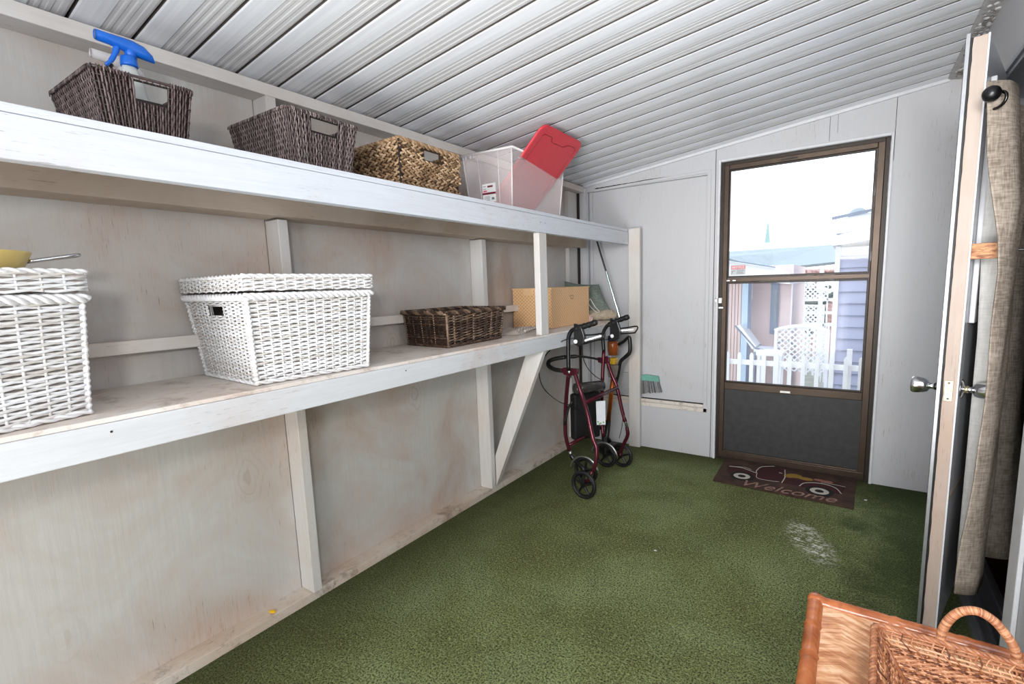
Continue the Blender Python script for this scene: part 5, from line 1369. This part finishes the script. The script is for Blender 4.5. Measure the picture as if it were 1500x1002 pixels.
def shrub(name, c, r, n, lab, mat='foliage'):
    mb = MB()
    for i in range(n):
        d = V((random.gauss(0, 1), random.gauss(0, 1), random.gauss(0, 1))).normalized()*random.uniform(.3, 1)
        p = V(c)+V((d.x*r[0], d.y*r[1], d.z*r[2])); s_ = random.uniform(.03, .07)
        mb.ell(p, (s_*random.uniform(.6, 1.5), random.uniform(-.02, .02), 0), (0, s_, 0), (0, 0, s_*.6), 5, 4)
    rt = thing(name, (c[0], c[1], GZ), lab, 'shrub')
    mb.build('foliage', M[mat], rt); MB().tube([(c[0], c[1], GZ), (c[0], c[1], c[2])], .03, 6).build('stem', M['rust'], rt)
shrub('garden_shrub', (-.85, 10.4, .95), (.22, .3, .22), 90, 'grey-green shrub beside the pink house corner, upper of the far yard')
shrub('garden_shrub', (-.55, 10.6, .62), (.35, .2, .12), 90, 'low dark shrub behind the far white railing')
shrub('garden_shrub', (-.30, 9.9, .60), (.08, .2, .30), 60, 'pale red shrub against the blue house corner', 'rust')
shrub('garden_hedge', (-.75, 11.3, .62), (.60, .2, .55), 420, 'dark grey-green hedge closing off the far yard between the houses')
shrub('garden_shrub', (-.70, 12, 1.38), (.5, .3, .05), 70, 'thin line of foliage under the carport roof', 'rust')

# ------------------------------------------------------------------ light
w = bpy.data.worlds.new('overcast_sky'); SC.world = w; w.use_nodes = True
nt = w.node_tree; bgd = nt.nodes['Background']
tc = nt.nodes.new('ShaderNodeTexCoord'); sx = nt.nodes.new('ShaderNodeSeparateXYZ'); rp = nt.nodes.new('ShaderNodeValToRGB')
nt.links.new(tc.outputs['Generated'], sx.inputs[0]); nt.links.new(sx.outputs[2], rp.inputs[0])
rp.color_ramp.elements[0].position = 0; rp.color_ramp.elements[0].color = (1, 1, 1, 1)
rp.color_ramp.elements[1].position = .6; rp.color_ramp.elements[1].color = (.80, .90, 1, 1)
nt.links.new(rp.outputs[0], bgd.inputs[0]); bgd.inputs[1].default_value = 2.3
def area(name, loc, target, size, power, color=(1, 1, 1), sy=None):
    l = bpy.data.lights.new(name, 'AREA'); l.energy = power; l.color = color; l.size = size
    if sy: l.shape = 'RECTANGLE'; l.size_y = sy
    o_ = bpy.data.objects.new(name, l); COL.objects.link(o_); o_.location = loc
    o_.rotation_euler = (V(target)-V(loc)).to_track_quat('-Z', 'Y').to_euler(); return o_
area('flash_light', (.28, -.45, 1.62), (-1.2, 1.9, 1.15), .18, 14, (1, .985, .97))
area('window_light', (-.3, -1.45, 1.5), (-.7, 3, 1.3), 1.6, 27, (.93, .96, 1), 1.2)
area('right_fill', (.385, 1.2, 1.35), (-1.6, 2.6, 1.1), .5, 7.5, (.90, .94, 1), .9)  # fill lamp added out of view at the right to even the light
area('bounce_fill', (-.7, -1.0, .55), (-.6, 1.6, 2.3), 1.3, 30, (1, .985, .97))  # added upward fill lamp, brightens the ceiling
fb_ = area('end_fill', (.05, -1.2, 1.75), (-.75, 3.5, 1.35), .5, 9.5, (1, .99, .98)); fb_.data.spread = math.radians(62)  # added narrow fill lamp, brightens the far end of the porch
ub_ = area('ceiling_bounce_fill', (-.5, -.9, .6), (-.6, 2.9, 2.3), .8, 8.5, (.97, .98, 1)); ub_.data.spread = math.radians(70)  # added fill lamp in place of light bounced onto the far ceiling
